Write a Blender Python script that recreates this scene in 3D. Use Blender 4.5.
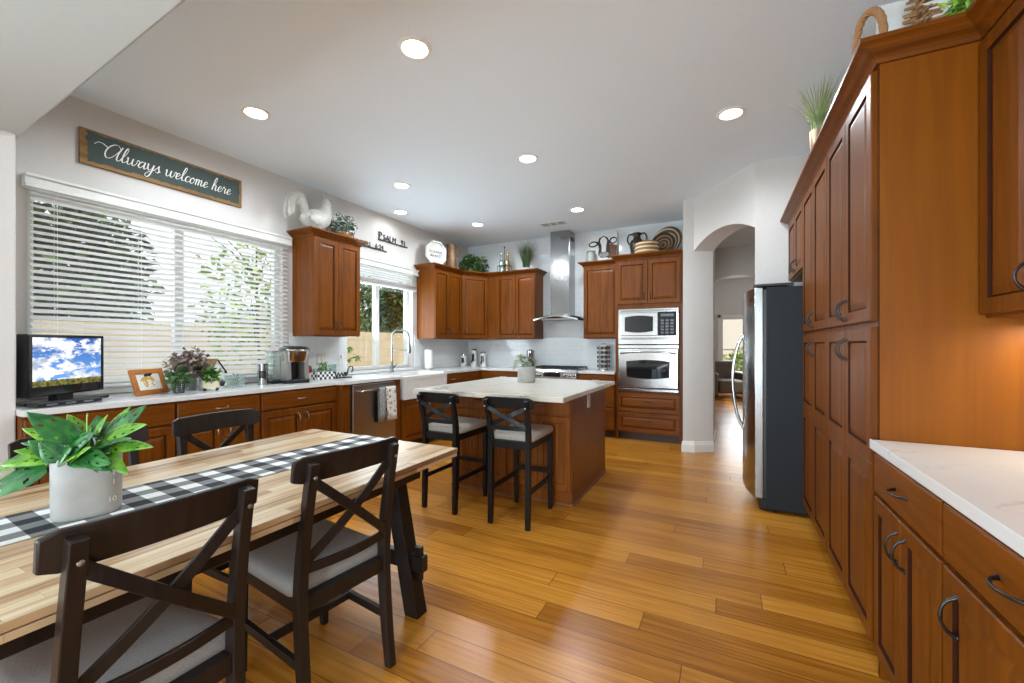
import bpy, bmesh, math, random
from mathutils import Vector, Matrix, noise as mnoise
R = math.radians
PI = math.pi
sc = bpy.context.scene
col = sc.collection
for o in list(bpy.data.objects):
    bpy.data.objects.remove(o)

# ------------------------------------------------------------------ camera, world, sun, large lights, exposure
F_PX, CX, HOR, EYE = 420.0, 512.0, 345.0, 1.29
YAW = math.atan((725 - 512) / F_PX)
cam = bpy.data.cameras.new('camera')
cam.sensor_width = 36.0
cam.lens = F_PX / 1024 * 36.0
cam.shift_y = (HOR - 341.5) / 1024
cam.clip_start = 0.02
camo = bpy.data.objects.new('camera', cam)
col.objects.link(camo)
camo.location = (0, 0, EYE)
camo.rotation_euler = (R(90), 0, YAW)
sc.camera = camo

sc.view_settings.view_transform = 'Standard'
sc.view_settings.look = 'None'
sc.view_settings.gamma = 1.0
sc.view_settings.use_curve_mapping = False
sc.view_settings.exposure = 0.70
sc.cycles.use_denoising = True
sc.cycles.max_bounces = 10
sc.cycles.diffuse_bounces = 6
sc.cycles.sample_clamp_indirect = 6.0
sc.cycles.caustics_reflective = False
sc.cycles.caustics_refractive = False

w = bpy.data.worlds.new('world')
sc.world = w
w.use_nodes = True
bgn = w.node_tree.nodes['Background']
bgn.inputs[0].default_value = (0.88, 0.94, 1.0, 1)
bgn.inputs[1].default_value = 1.05


def lamp(name, kind, loc, rot, energy, color=(1, 1, 1), **kw):
    d = bpy.data.lights.new(name, kind)
    d.energy = energy
    d.color = color
    for k, v in kw.items():
        setattr(d, k, v)
    o = bpy.data.objects.new(name, d)
    col.objects.link(o)
    o.location = loc
    o.rotation_euler = rot
    return o


lamp('sun', 'SUN', (3, 0, 9), (0, R(33), R(-24)), 2.0, (1.0, 0.95, 0.86), angle=R(0.6))
# unseen fill lamps behind the camera, added with wall openings to brighten the room
lamp('rear_fill', 'AREA', (-0.52, -2.97, 1.25), (R(100), 0, R(5)), 125, (0.74, 0.89, 1.0), shape='RECTANGLE', size=1.3, size_y=2.2)
lamp('side_fill', 'AREA', (-4.16, -2.0, 1.35), (0, R(-114), 0), 95, (0.74, 0.89, 1.0), shape='RECTANGLE', size=1.7, size_y=1.7)
# daylight through the side windows
lamp('window_daylight', 'AREA', (-4.3, 1.93, 1.65), (0, R(-105), 0), 8, (0.74, 0.89, 1.0), shape='RECTANGLE', size=1.3, size_y=1.75)
lamp('sink_window_daylight', 'AREA', (-4.3, 4.26, 1.55), (0, R(-120), 0), 24, (0.74, 0.89, 1.0), shape='RECTANGLE', size=1.1, size_y=1.1)

# ------------------------------------------------------------------ nodes and materials


class NT:
    def __init__(self, name):
        self.m = bpy.data.materials.new(name)
        self.m.use_nodes = True
        self.t = self.m.node_tree
        self.p = self.t.nodes['Principled BSDF']

    def n(self, typ, ins=None, **props):
        nd = self.t.nodes.new(typ)
        for k, v in props.items():
            setattr(nd, k, v)
        for k, v in (ins or {}).items():
            self.s(nd.inputs[k], v)
        return nd

    def s(self, sock, v):
        if isinstance(v, bpy.types.NodeSocket):
            self.t.links.new(v, sock)
        elif isinstance(v, (tuple, list)) and len(v) == 3 and sock.type == 'RGBA':
            sock.default_value = (*v, 1)
        else:
            sock.default_value = v

    def mth(self, op, a, b=0.0, c=None):
        nd = self.t.nodes.new('ShaderNodeMath')
        nd.operation = op
        self.s(nd.inputs[0], a)
        self.s(nd.inputs[1], b)
        if c is not None:
            self.s(nd.inputs[2], c)
        return nd.outputs[0]

    def coord(self, which='Object'):
        return self.n('ShaderNodeTexCoord').outputs[which]

    def xyz(self, v=None):
        s = self.n('ShaderNodeSeparateXYZ', {0: v or self.coord()})
        return s.outputs

    def comb(self, x=0.0, y=0.0, z=0.0):
        return self.n('ShaderNodeCombineXYZ', {0: x, 1: y, 2: z}).outputs[0]

    def scaled(self, sx, sy, sz, v=None):
        return self.n('ShaderNodeMapping', {0: v or self.coord(), 3: (sx, sy, sz)}).outputs[0]

    def noise(self, v, scale=5.0, detail=3.0, rough=0.5, dist=0.0):
        return self.n('ShaderNodeTexNoise', {'Vector': v, 'Scale': scale, 'Detail': detail, 'Roughness': rough, 'Distortion': dist}).outputs[0]

    def ramp(self, fac, stops, interp='LINEAR'):
        nd = self.n('ShaderNodeValToRGB', {0: fac})
        nd.color_ramp.interpolation = interp
        e = nd.color_ramp.elements
        while len(e) < len(stops):
            e.new(0.5)
        for i, (p, c) in enumerate(stops):
            e[i].position = p
            e[i].color = (*c, 1) if len(c) == 3 else c
        return nd.outputs[0]

    def mix(self, fac, a, b, blend='MIX'):
        nd = self.n('ShaderNodeMix', data_type='RGBA', blend_type=blend)
        self.s(nd.inputs[0], fac)
        self.s(nd.inputs[6], a)
        self.s(nd.inputs[7], b)
        return nd.outputs[2]

    def bump(self, h, strength=0.2, dist=0.01):
        self.s(self.p.inputs['Normal'], self.n('ShaderNodeBump', {'Height': h, 'Strength': strength, 'Distance': dist}).outputs[0])

    def fin(self, colr=None, rough=0.5, metal=0.0, spec=None, coat=None, coat_rough=0.1):
        if colr is not None:
            self.s(self.p.inputs['Base Color'], colr)
        self.s(self.p.inputs['Roughness'], rough)
        self.s(self.p.inputs['Metallic'], metal)
        if spec is not None:
            self.p.inputs['Specular IOR Level'].default_value = spec
        if coat is not None:
            self.p.inputs['Coat Weight'].default_value = coat
            self.p.inputs['Coat Roughness'].default_value = coat_rough
        return self.m


def srgb(r, g, b):
    f = lambda c: (c / 255 / 12.92) if c <= 10 else ((c / 255 + 0.055) / 1.055) ** 2.4
    return (f(r), f(g), f(b))


MATS = {}


def plain(name, c, rough=0.5, metal=0.0, var=0.12, scale=18.0, **kw):
    """flat colour with a slight mottling"""
    if name in MATS:
        return MATS[name]
    t = NT(name)
    v = t.noise(t.coord(), scale, 3.0)
    lo = tuple(x * (1 - var) for x in c)
    hi = tuple(min(1.0, x * (1 + var)) for x in c)
    MATS[name] = t.fin(t.ramp(v, [(0.3, lo), (0.7, hi)]), rough, metal, **kw)
    return MATS[name]


def wood(name, c1, c2, rough=0.35, axis='z', scale=1.0, coat=0.0):
    """stained wood with grain running along one axis"""
    t = NT(name)
    st = {'x': (1.2, 18, 18), 'y': (18, 1.2, 18), 'z': (18, 18, 1.2)}[axis]
    v = t.scaled(*[s * scale for s in st])
    g = t.noise(v, 1.6, 5.0, 0.62, 0.6)
    blot = t.noise(t.coord(), 2.2 * scale, 2.0)
    f = t.mth('ADD', t.mth('MULTIPLY', g, 0.7), t.mth('MULTIPLY', blot, 0.3))
    t.bump(g, 0.04, 0.004)
    return t.fin(t.ramp(f, [(0.33, c1), (0.68, c2)]), rough, 0.0, 0.2, coat, 0.18)


def planks(name, W, L, axis, stops, rough, groove=0.0021, streak=1.0, coat=0.3, gdark=0.3, rw=0.32):
    """boards of width W and length L running along 'x' or 'y' with a random tone each"""
    t = NT(name)
    x, y, z = t.xyz()
    u, v = (x, y) if axis == 'x' else (y, x)
    row = t.mth('FLOOR', t.mth('DIVIDE', v, W))
    wn = t.n('ShaderNodeTexWhiteNoise', {0: t.comb(row, 3.7, 0.0)}, noise_dimensions='3D').outputs[0]
    uu = t.mth('ADD', t.mth('DIVIDE', u, L), wn)
    cell = t.mth('FLOOR', uu)
    rnd = t.n('ShaderNodeTexWhiteNoise', {0: t.comb(row, cell, 1.3)}, noise_dimensions='3D').outputs[0]
    st = (1.0, 24.0, 1.0) if axis == 'x' else (24.0, 1.0, 1.0)
    off = t.comb(t.mth('MULTIPLY', rnd, 13.0), t.mth('MULTIPLY', rnd, 7.0), 0.0)
    base = t.n('ShaderNodeVectorMath', {0: t.coord(), 1: off}, operation='ADD').outputs[0]
    g = t.noise(t.scaled(*st, base), 1.9, 4.0, 0.6, 0.3)
    f = t.mth('ADD', t.mth('MULTIPLY', rnd, rw), t.mth('MULTIPLY', g, (1.14 - rw) * streak))
    c = t.ramp(f, stops)
    fv = t.mth('FRACT', t.mth('DIVIDE', v, W))
    fu = t.mth('FRACT', uu)
    ev = t.mth('LESS_THAN', t.mth('MINIMUM', fv, t.mth('SUBTRACT', 1.0, fv)), groove / W)
    eu = t.mth('LESS_THAN', t.mth('MINIMUM', fu, t.mth('SUBTRACT', 1.0, fu)), groove / L)
    e = t.mth('MAXIMUM', ev, eu)
    c = t.mix(t.mth('MULTIPLY', e, 1 - gdark), c, (0.03, 0.012, 0.004))
    t.bump(t.mth('SUBTRACT', t.mth('MULTIPLY', g, 0.15), e), 0.15, 0.003)
    return t.fin(c, rough, 0.0, 0.35, coat, 0.12)


def quartz(name, vein, base=(0.67, 0.665, 0.65), amount=0.6):
    t = NT(name)
    v = t.coord()
    n1 = t.noise(t.scaled(1.0, 0.55, 1.0), 1.7, 5.0, 0.6, 1.4)
    band = t.mth('ABSOLUTE', t.mth('SUBTRACT', n1, 0.5))
    k = t.ramp(band, [(0.0, (1, 1, 1)), (0.018, (0, 0, 0))])
    n2 = t.noise(v, 3.0, 3.0)
    k2 = t.mth('MULTIPLY', k, t.ramp(n2, [(0.42, (0, 0, 0)), (0.62, (1, 1, 1))]))
    c = t.mix(t.mth('MULTIPLY', k2, amount), base, vein)
    return t.fin(c, 0.16)


def tiles(name, ax, c=(0.74, 0.76, 0.76)):
    t = NT(name)
    o = t.xyz()
    u = o[0] if ax == 'x' else o[1]
    b = t.n('ShaderNodeTexBrick', {'Vector': t.comb(u, o[2], 0.0), 'Color1': c, 'Color2': tuple(k * 0.96 for k in c), 'Mortar': (0.62, 0.63, 0.63),
                                   'Scale': 1.0, 'Mortar Size': 0.0016, 'Brick Width': 0.15, 'Row Height': 0.075})
    t.bump(t.mth('SUBTRACT', 1.0, b.outputs[1]), 0.25, 0.002)
    return t.fin(b.outputs[0], 0.08)


def gingham(name, s):
    t = NT(name)
    x, y, z = t.xyz()
    a = t.mth('FLOOR', t.mth('MODULO', t.mth('ADD', t.mth('DIVIDE', x, s), 200.0), 2.0))
    b = t.mth('FLOOR', t.mth('MODULO', t.mth('ADD', t.mth('DIVIDE', y, s), 200.0), 2.0))
    f = t.mth('MULTIPLY', t.mth('ADD', a, b), 0.5)
    return t.fin(t.ramp(f, [(0.0, (0.78, 0.78, 0.76)), (0.3, (0.20, 0.20, 0.20)), (0.8, (0.012, 0.012, 0.014))], 'CONSTANT'), 0.9)


def emit(name, c, strength):
    t = NT(name)
    t.s(t.p.inputs['Base Color'], c)
    t.s(t.p.inputs['Emission Color'], c)
    t.p.inputs['Emission Strength'].default_value = strength
    return t.m


def glass(name, tint=(0.95, 1, 0.98), rough=0.0, mixv=0.12):
    """thin clear glass: mostly see-through with a gloss"""
    t = NT(name)
    tr = t.n('ShaderNodeBsdfTransparent', {0: tint})
    gl = t.n('ShaderNodeBsdfGlossy', {0: (1, 1, 1), 'Roughness': rough})
    mx = t.n('ShaderNodeMixShader', {0: mixv, 1: tr.outputs[0], 2: gl.outputs[0]})
    t.t.links.new(mx.outputs[0], t.t.nodes['Material Output'].inputs[0])
    return t.m


def steel(name, c=(0.62, 0.61, 0.59), rough=0.24, axis='x'):
    t = NT(name)
    st = {'x': (2, 160, 160), 'y': (160, 2, 160), 'z': (160, 160, 2)}[axis]
    g = t.noise(t.scaled(*st), 1.0, 2.0)
    return t.fin(c, t.mth('ADD', rough - 0.05, t.mth('MULTIPLY', g, 0.1)), 1.0)


CHERRY = wood('cherry_wood', srgb(86, 43, 4), srgb(123, 66, 9), 0.42)
CHERRY_X = wood('cherry_wood_level', srgb(86, 43, 4), srgb(123, 66, 9), 0.42, 'x')
ISLEW = wood('island_wood', srgb(104, 56, 18), srgb(144, 84, 32), 0.34)
GLAZE = plain('dark_glazed_groove', srgb(50, 20, 4), 0.7, spec=0.1)
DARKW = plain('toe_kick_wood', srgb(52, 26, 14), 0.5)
LIT_CHERRY = wood('lit_cherry_panel_wood', srgb(112, 58, 0), srgb(132, 72, 1), 0.5, 'z', 0.6)  # cherry stain with the panel's light put into a more golden tone
WALLM = plain('wall_paint', srgb(208, 203, 198), 0.85, 0, 0.02, 60)
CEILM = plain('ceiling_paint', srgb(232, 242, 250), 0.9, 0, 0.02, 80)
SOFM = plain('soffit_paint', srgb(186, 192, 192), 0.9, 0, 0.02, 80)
WHITE = plain('white_trim_paint', srgb(226, 226, 222), 0.45, 0, 0.02)
BLINDM = plain('blind_vinyl', srgb(200, 197, 193), 0.5, 0, 0.02)
FLOORM = planks('plank_floor', 0.14, 1.75, 'x', [(0.22, srgb(122, 70, 16)), (0.5, srgb(168, 106, 30)), (0.8, srgb(204, 140, 52))], 0.27, coat=0.0)
TABLEM = planks('butcher_block', 0.047, 0.62, 'y', [(0.24, srgb(104, 72, 50)), (0.38, srgb(150, 114, 82)), (0.52, srgb(186, 152, 112)), (0.66, srgb(204, 180, 146)), (0.86, srgb(216, 200, 172))], 0.34, 0.0006, 1.0, 0.0, 0.7)
QUARTZ = quartz('white_quartz', (0.33, 0.33, 0.34))
CREAMQ = quartz('cream_quartz', (0.25, 0.22, 0.19), (0.60, 0.55, 0.47), 0.8)
TILE_B = tiles('white_tile_back', 'x')
TILE_L = tiles('white_tile_side', 'y')
STEEL = steel('brushed_steel', (0.50, 0.50, 0.49), 0.18)
STEELZ = steel('brushed_steel_upright', (0.37, 0.37, 0.365), 0.2, axis='z')
STEELD = steel('darker_brushed_steel', (0.42, 0.40, 0.37), 0.3, 'z')
CHROME = plain('chrome', (0.75, 0.75, 0.75), 0.1, 1.0, 0.02)
BRONZE = plain('dark_bronze', (0.045, 0.04, 0.04), 0.32, 0.85)
NICKEL = plain('satin_nickel', (0.36, 0.32, 0.28), 0.3, 0.95)
BLACK = plain('black_plastic', (0.012, 0.012, 0.013), 0.3)
BLACKG = plain('black_glass', (0.01, 0.011, 0.012), 0.05)
BLKWOOD = wood('brown_black_wood', srgb(28, 21, 18), srgb(43, 34, 29), 0.38, 'z', 1.0, 0.12)
STOOLW = wood('black_stool_wood', srgb(20, 20, 21), srgb(31, 30, 30), 0.42, 'z', 1.0, 0.12)
FABRIC = plain('grey_linen', srgb(158, 156, 153), 0.95, 0, 0.14, 220)
FABRICL = plain('light_linen', srgb(178, 170, 160), 0.95, 0, 0.12, 220)
IRON = plain('black_iron', (0.02, 0.02, 0.022), 0.5, 0.3)
CLEAR = glass('window_glass', (0.97, 0.99, 0.99), 0.0, 0.05)
JARGL = glass('jar_glass', (0.86, 0.93, 0.92), 0.02, 0.16)

# ------------------------------------------------------------------ mesh helpers


class MB:
    def __init__(self):
        self.bm = bmesh.new()

    def face(self, pts, mi=0):
        vs = [self.bm.verts.new(p) for p in pts]
        f = self.bm.faces.new(vs)
        f.material_index = mi
        return f

    def box(self, x0, x1, y0, y1, z0, z1, mi=0):
        v = [self.bm.verts.new(p) for p in ((x0, y0, z0), (x1, y0, z0), (x1, y1, z0), (x0, y1, z0), (x0, y0, z1), (x1, y0, z1), (x1, y1, z1), (x0, y1, z1))]
        for q in ((0, 3, 2, 1), (4, 5, 6, 7), (0, 1, 5, 4), (1, 2, 6, 5), (2, 3, 7, 6), (3, 0, 4, 7)):
            self.bm.faces.new([v[i] for i in q]).material_index = mi
        return self

    def rings(self, rings, mi=0, closed=True, cap=True):
        """skin a list of vertex rings"""
        vr = [[self.bm.verts.new(p) for p in r] for r in rings]
        n = len(vr[0])
        for a, b in zip(vr[:-1], vr[1:]):
            for i in range(n if closed else n - 1):
                j = (i + 1) % n
                try:
                    self.bm.faces.new((a[i], a[j], b[j], b[i])).material_index = mi
                except ValueError:
                    pass
        if cap and closed:
            for r in (vr[0][::-1], vr[-1]):
                try:
                    self.bm.faces.new(r).material_index = mi
                except ValueError:
                    pass
        return self

    def tube(self, pts, r, n=8, mi=0, cap=True, flat=None, closed=False):
        """round bar through points; r a number or one per point; flat=(axis vector, factor) squashes it"""
        P = [Vector(p) for p in pts]
        rr = r if isinstance(r, (list, tuple)) else [r] * len(P)
        T = []
        for i in range(len(P)):
            a = P[max(i - 1, 0)] if not closed else P[i - 1]
            b = P[min(i + 1, len(P) - 1)] if not closed else P[(i + 1) % len(P)]
            T.append((b - a).normalized())
        up = Vector((0, 0, 1)) if abs(T[0].z) < 0.9 else Vector((1, 0, 0))
        nrm = T[0].cross(up).normalized()
        out = []
        for i, p in enumerate(P):
            nrm = (nrm - T[i] * nrm.dot(T[i])).normalized()
            bn = T[i].cross(nrm)
            ring = []
            for k in range(n):
                a = 2 * PI * k / n
                d = nrm * math.cos(a) * rr[i] + bn * math.sin(a) * rr[i]
                if flat:
                    ax = Vector(flat[0]).normalized()
                    d -= ax * d.dot(ax) * (1 - flat[1])
                ring.append(p + d)
            out.append(ring)
        if closed:
            out.append(out[0])
        return self.rings(out, mi, True, cap and not closed)

    def lathe(self, prof, n=24, c=(0, 0, 0), mi=0, sx=1.0, sy=1.0, cap=True):
        out = []
        for r, z in prof:
            r = max(r, 0.0002)
            out.append([(c[0] + sx * r * math.cos(2 * PI * k / n), c[1] + sy * r * math.sin(2 * PI * k / n), c[2] + z) for k in range(n)])
        return self.rings(out, mi, True, cap)

    def prism(self, poly, a, b, axis='z', mi=0):
        f = {'z': lambda p, t: (p[0], p[1], t), 'y': lambda p, t: (p[0], t, p[1]), 'x': lambda p, t: (t, p[0], p[1])}[axis]
        return self.rings([[f(p, a) for p in poly], [f(p, b) for p in poly]], mi)

    def bar(self, p0, p1, w, h, up=(0, 0, 1), mi=0):
        """square bar between two points, w across and h along up"""
        p0, p1 = Vector(p0), Vector(p1)
        t = (p1 - p0).normalized()
        s = t.cross(Vector(up)).normalized()
        u = s.cross(t).normalized()
        q = lambda p: [p + s * w / 2 + u * h / 2, p - s * w / 2 + u * h / 2, p - s * w / 2 - u * h / 2, p + s * w / 2 - u * h / 2]
        return self.rings([q(p0), q(p1)], mi)

    def sweep(self, pts, w, h, up=(0, 0, 1), mi=0):
        """rectangular section along a curve; w, h numbers or lists"""
        P = [Vector(p) for p in pts]
        out = []
        for i, p in enumerate(P):
            t = (P[min(i + 1, len(P) - 1)] - P[max(i - 1, 0)]).normalized()
            s = t.cross(Vector(up)).normalized()
            u = s.cross(t).normalized()
            ww = w[i] if isinstance(w, (list, tuple)) else w
            hh = h[i] if isinstance(h, (list, tuple)) else h
            out.append([p + s * ww / 2 + u * hh / 2, p - s * ww / 2 + u * hh / 2, p - s * ww / 2 - u * hh / 2, p + s * ww / 2 - u * hh / 2])
        return self.rings(out, mi)

    def ball(self, c, r, seg=12, mi=0, sx=1, sy=1, sz=1):
        pr = [(r * math.sin(PI * i / seg), -r * sz * math.cos(PI * i / seg)) for i in range(seg + 1)]
        return self.lathe(pr, seg * 2 if seg < 12 else 20, c, mi, sx, sy)

    def mesh(self, m):
        self.bm.from_mesh(m)
        return self

    def xf(self, M):
        bmesh.ops.transform(self.bm, matrix=M, verts=self.bm.verts)
        return self

    def obj(self, name, mats, parent=None, smooth=None, bev=0.0, seg=2, loc=None, fix=True):
        if fix:
            bmesh.ops.recalc_face_normals(self.bm, faces=self.bm.faces)
        me = bpy.data.meshes.new(name)
        self.bm.to_mesh(me)
        self.bm.free()
        for m in (mats if isinstance(mats, (list, tuple)) else [mats]):
            me.materials.append(m)
        o = bpy.data.objects.new(name, me)
        col.objects.link(o)
        if parent:
            o.parent = parent
        if loc:
            o.location = loc
        if smooth:
            me.shade_smooth()
            me.set_sharp_from_angle(angle=R(smooth))
        if bev:
            b = o.modifiers.new('bevel', 'BEVEL')
            b.width = bev
            b.segments = seg
            b.limit_method = 'ANGLE'
            b.angle_limit = R(40)
        return o


def tag(o, label, cat, group=None, kind=None):
    if label:
        o['label'] = label
    if cat:
        o['category'] = cat
    if group:
        o['group'] = group
    if kind:
        o['kind'] = kind
    return o


def thing(name, label, cat, loc=(0, 0, 0), rotz=0.0, group=None):
    o = bpy.data.objects.new(name, None)
    o.empty_display_size = 0.1
    col.objects.link(o)
    o.location = loc
    o.rotation_euler = (0, 0, rotz)
    return tag(o, label, cat, group)


def struct(o):
    o['kind'] = 'structure'
    return o


def dup(root, loc, rotz, label, group=None):
    r = root.copy()
    col.objects.link(r)
    r.location = loc
    r.rotation_euler = (0, 0, rotz)
    r['label'] = label
    if group:
        r['group'] = group
    for ch in list(root.children):
        c = ch.copy()
        col.objects.link(c)
        c.parent = r
        for g in list(ch.children):
            d = g.copy()
            col.objects.link(d)
            d.parent = c
    return r


def text_mesh(s, size, ext=0.001, bold=0.0, align='CENTER'):
    cu = bpy.data.curves.new('lettering', 'FONT')
    cu.body = s
    cu.size = size
    cu.extrude = ext
    cu.offset = bold
    cu.align_x = align
    cu.align_y = 'CENTER'
    o = bpy.data.objects.new('lettering', cu)
    col.objects.link(o)
    dg = bpy.context.evaluated_depsgraph_get()
    me = bpy.data.meshes.new_from_object(o.evaluated_get(dg))
    bpy.data.objects.remove(o)
    bpy.data.curves.remove(cu)
    return me


def catmull(pts, k=5):
    P = [Vector(p) for p in pts]
    if len(P) < 3:
        return P
    out = []
    for i in range(len(P) - 1):
        a, b, c, d = P[max(i - 1, 0)], P[i], P[i + 1], P[min(i + 2, len(P) - 1)]
        for j in range(k):
            t = j / k
            out.append(0.5 * ((2 * b) + (c - a) * t + (2 * a - 5 * b + 4 * c - d) * t * t + (3 * b - a - 3 * c + d) * t ** 3))
    out.append(P[-1])
    return out


def leaf(m, base, d, up, L, W, bend=0.25, mi=0, seg=3, tip=1.0):
    """pointed curved leaf from a base point along direction d"""
    d = Vector(d).normalized()
    up = Vector(up)
    s = d.cross(up)
    if s.length < 1e-4:
        s = d.cross(Vector((1, 0.2, 0)))
    s.normalize()
    u = s.cross(d).normalized()
    base = Vector(base)
    L_, C_, R_ = [], [], []
    for i in range(seg + 1):
        t = i / seg
        w = W * math.sin(PI * (0.06 + 0.94 * t) ** (0.75 * tip)) * 0.5
        c = base + d * L * t - u * bend * L * t * t
        L_.append(m.bm.verts.new(c + s * w + u * w * 0.25))
        C_.append(m.bm.verts.new(c))
        R_.append(m.bm.verts.new(c - s * w + u * w * 0.25))
    for i in range(seg):
        m.bm.faces.new((L_[i], C_[i], C_[i + 1], L_[i + 1])).material_index = mi
        m.bm.faces.new((C_[i], R_[i], R_[i + 1], C_[i + 1])).material_index = mi


def bush(m, c, rx, ry, rz, n, L, W, rng, mi=0, droop=0.3, outward=0.7, fill=0.5):
    """leaves filling an ellipsoid"""
    for _ in range(n):
        a, b = rng.uniform(0, 2 * PI), math.acos(rng.uniform(-0.75, 1))
        q = rng.uniform(fill, 1.0)
        d = Vector((math.sin(b) * math.cos(a), math.sin(b) * math.sin(a), math.cos(b)))
        p = Vector((c[0] + d.x * rx * q, c[1] + d.y * ry * q, c[2] + d.z * rz * q))
        dd = d * outward + Vector((rng.uniform(-1, 1), rng.uniform(-1, 1), rng.uniform(-0.8, 0.8)))
        k = rng.uniform(0.7, 1.2)
        leaf(m, p, dd, Vector((rng.uniform(-.6, .6), rng.uniform(-.6, .6), 1)), L * k, W * k, droop, mi, 2)


def blades(m, c, n, h, spread, r, rng, mi=0, w=0.006, lean=None):
    """tuft of grass blades"""
    for _ in range(n):
        a = rng.uniform(0, 2 * PI)
        k = rng.uniform(0.1, 1.0) ** 0.8
        hh = h * rng.uniform(0.65, 1.05)
        b = Vector(c) + Vector((math.cos(a), math.sin(a), 0)) * r * k * 0.6
        tip = Vector((math.cos(a), math.sin(a), 0)) * spread * k
        if lean:
            tip += Vector(lean) * rng.uniform(0.4, 1)
        s = Vector((-math.sin(a + rng.uniform(-1, 1)), math.cos(a), 0)) * w / 2
        prev = None
        for i in range(5):
            t = i / 4
            p = b + tip * t ** 1.8 + Vector((0, 0, hh * (t - 0.18 * k * t * t)))
            ww = s * (1 - t * 0.85)
            cur = (m.bm.verts.new(p + ww), m.bm.verts.new(p - ww))
            if prev:
                m.bm.faces.new((prev[0], prev[1], cur[1], cur[0])).material_index = mi
            prev = cur


def foliage_mat(name, c1, c2, rough=0.5):
    t = NT(name)
    v = t.noise(t.coord(), 9.0, 3.0)
    t.p.inputs['Subsurface Weight'].default_value = 0.0
    return t.fin(t.ramp(v, [(0.35, c1), (0.65, c2)]), rough)


# ------------------------------------------------------------------ joinery helpers (front of every cabinet faces local -Y, local x runs along it)


def panel(m, x0, x1, z0, z1, y=0.0, th=0.02, fr=0.055, style='raised'):
    """cabinet front as one closed slab; front face at y - th"""
    f = y - th
    if style == 'raised':
        R_ = [(0, y), (0, f + 0.004), (0.004, f), (fr, f), (fr + 0.005, f + 0.009), (fr + 0.008, f + 0.009), (fr + 0.034, f + 0.001)]
    elif style == 'slab':
        R_ = [(0, y), (0, f + 0.005), (0.006, f)]
    else:                                   # recessed flat panel
        R_ = [(0, y), (0, f + 0.004), (0.004, f), (fr, f), (fr + 0.006, f + 0.009)]
    rings = []
    for i, yy in R_:
        rings.append([(x0 + i, yy, z0 + i), (x1 - i, yy, z0 + i), (x1 - i, yy, z1 - i), (x0 + i, yy, z1 - i)])
    n0 = len(m.bm.faces)
    m.rings(rings)
    if style == 'raised':                   # the groove round the raised field carries a dark glaze
        m.bm.faces.ensure_lookup_table()
        for k in range(12, 20):
            m.bm.faces[n0 + k].material_index = 1
    return m


def pull(p0, p1, r=0.0038, out=0.032):
    """arched bail pull between two points of a -Y face"""
    m = MB()
    a, b = Vector(p0), Vector(p1)
    pts, rr = [], []
    for i in range(11):
        t = i / 10
        k = math.sin(PI * t) ** 0.55
        pts.append(a.lerp(b, t) + Vector((0, -out * k, 0)))
        rr.append(r * (1.7 - 0.7 * math.sin(PI * t) ** 0.35) if i not in (5,) else r * 1.25)
    m.tube(pts, rr, 8)
    for p in (a, b):
        d = (b - a).normalized() * (0.007 if p is a else -0.007)
        m.tube([p, p + Vector((0, -0.004, 0))], [r * 2.1, r * 1.5], 8)
        m.tube([p, p - d * 1.2], [r * 1.5, r * 0.7], 8)
    return m


def cabinet(name, label, loc, rot, w, d, z0, z1, fronts, toe=0.0, mat=None, hmat=None, group=None, cat='cabinet', matx=None, stile=0.0, top=0.0):
    mat = mat or CHERRY
    matx = matx or CHERRY_X
    t = thing(name, label, cat, loc, rot, group)
    MB().box(0, w, 0, d, z0 + toe, z1 + top).obj('carcass', mat, t, bev=0.002)
    if toe:
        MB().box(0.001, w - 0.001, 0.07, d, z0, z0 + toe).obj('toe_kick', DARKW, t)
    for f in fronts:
        kind, x0, x1, a, b = f[:5]
        h = f[5] if len(f) > 5 else None
        style = f[6] if len(f) > 6 else ('slab' if kind == 'drawer' else 'raised')
        m = MB()
        if style == 'double':
            zm = f[7]
            panel(m, x0, x1, a, zm)
            panel(m, x0, x1, zm, b)
        else:
            panel(m, x0, x1, a, b, style=style, fr=0.055 if kind == 'door' else 0.035)
        o = m.obj(kind, [matx if kind == 'drawer' else mat, GLAZE], t)
        if h:
            hx, hz, hl = h[1], h[2], h[3] if len(h) > 3 else 0.1
            if h[0] == 'v':
                hm = pull((hx, -0.02, hz - hl / 2), (hx, -0.02, hz + hl / 2))
            else:
                hm = pull((hx - hl / 2, -0.02, hz), (hx + hl / 2, -0.02, hz))
            hm.obj('handle', hmat or BRONZE, o, smooth=50)
    return t


CROWN = [(-0.004, 0.0), (0.012, 0.0), (0.014, 0.018), (0.022, 0.03), (0.038, 0.043), (0.052, 0.062), (0.064, 0.070), (0.070, 0.074), (0.070, 0.094), (-0.004, 0.094)]


def crown(name, label, path, z, mat, out=1.0, k=1.0, group=None, kz=0.72):
    """crown moulding along a plan path; the moulding grows to the right of the walking direction"""
    P = [Vector((p[0], p[1])) for p in path]
    rings = []
    for i, p in enumerate(P):
        ds = []
        if i > 0:
            ds.append((P[i] - P[i - 1]).normalized())
        if i < len(P) - 1:
            ds.append((P[i + 1] - P[i]).normalized())
        ns = [Vector((d.y, -d.x)) for d in ds]
        n = sum(ns, Vector((0, 0))).normalized()
        n /= max(0.3, n.dot(ns[0]))
        rings.append([(p.x + n.x * o * k * out, p.y + n.y * o * k * out, z + h * kz) for o, h in CROWN])
    m = MB()
    m.rings(rings)
    o = m.obj(name, mat)
    return tag(o, label, 'moulding', group)

# ------------------------------------------------------------------ the setting
LW, BW, RW, CZ = -4.12, 6.38, 1.15, 3.05
FX = -3.53                                  # cabinet face plane, left run
RX = 0.535                                  # cabinet face plane, right run

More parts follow.
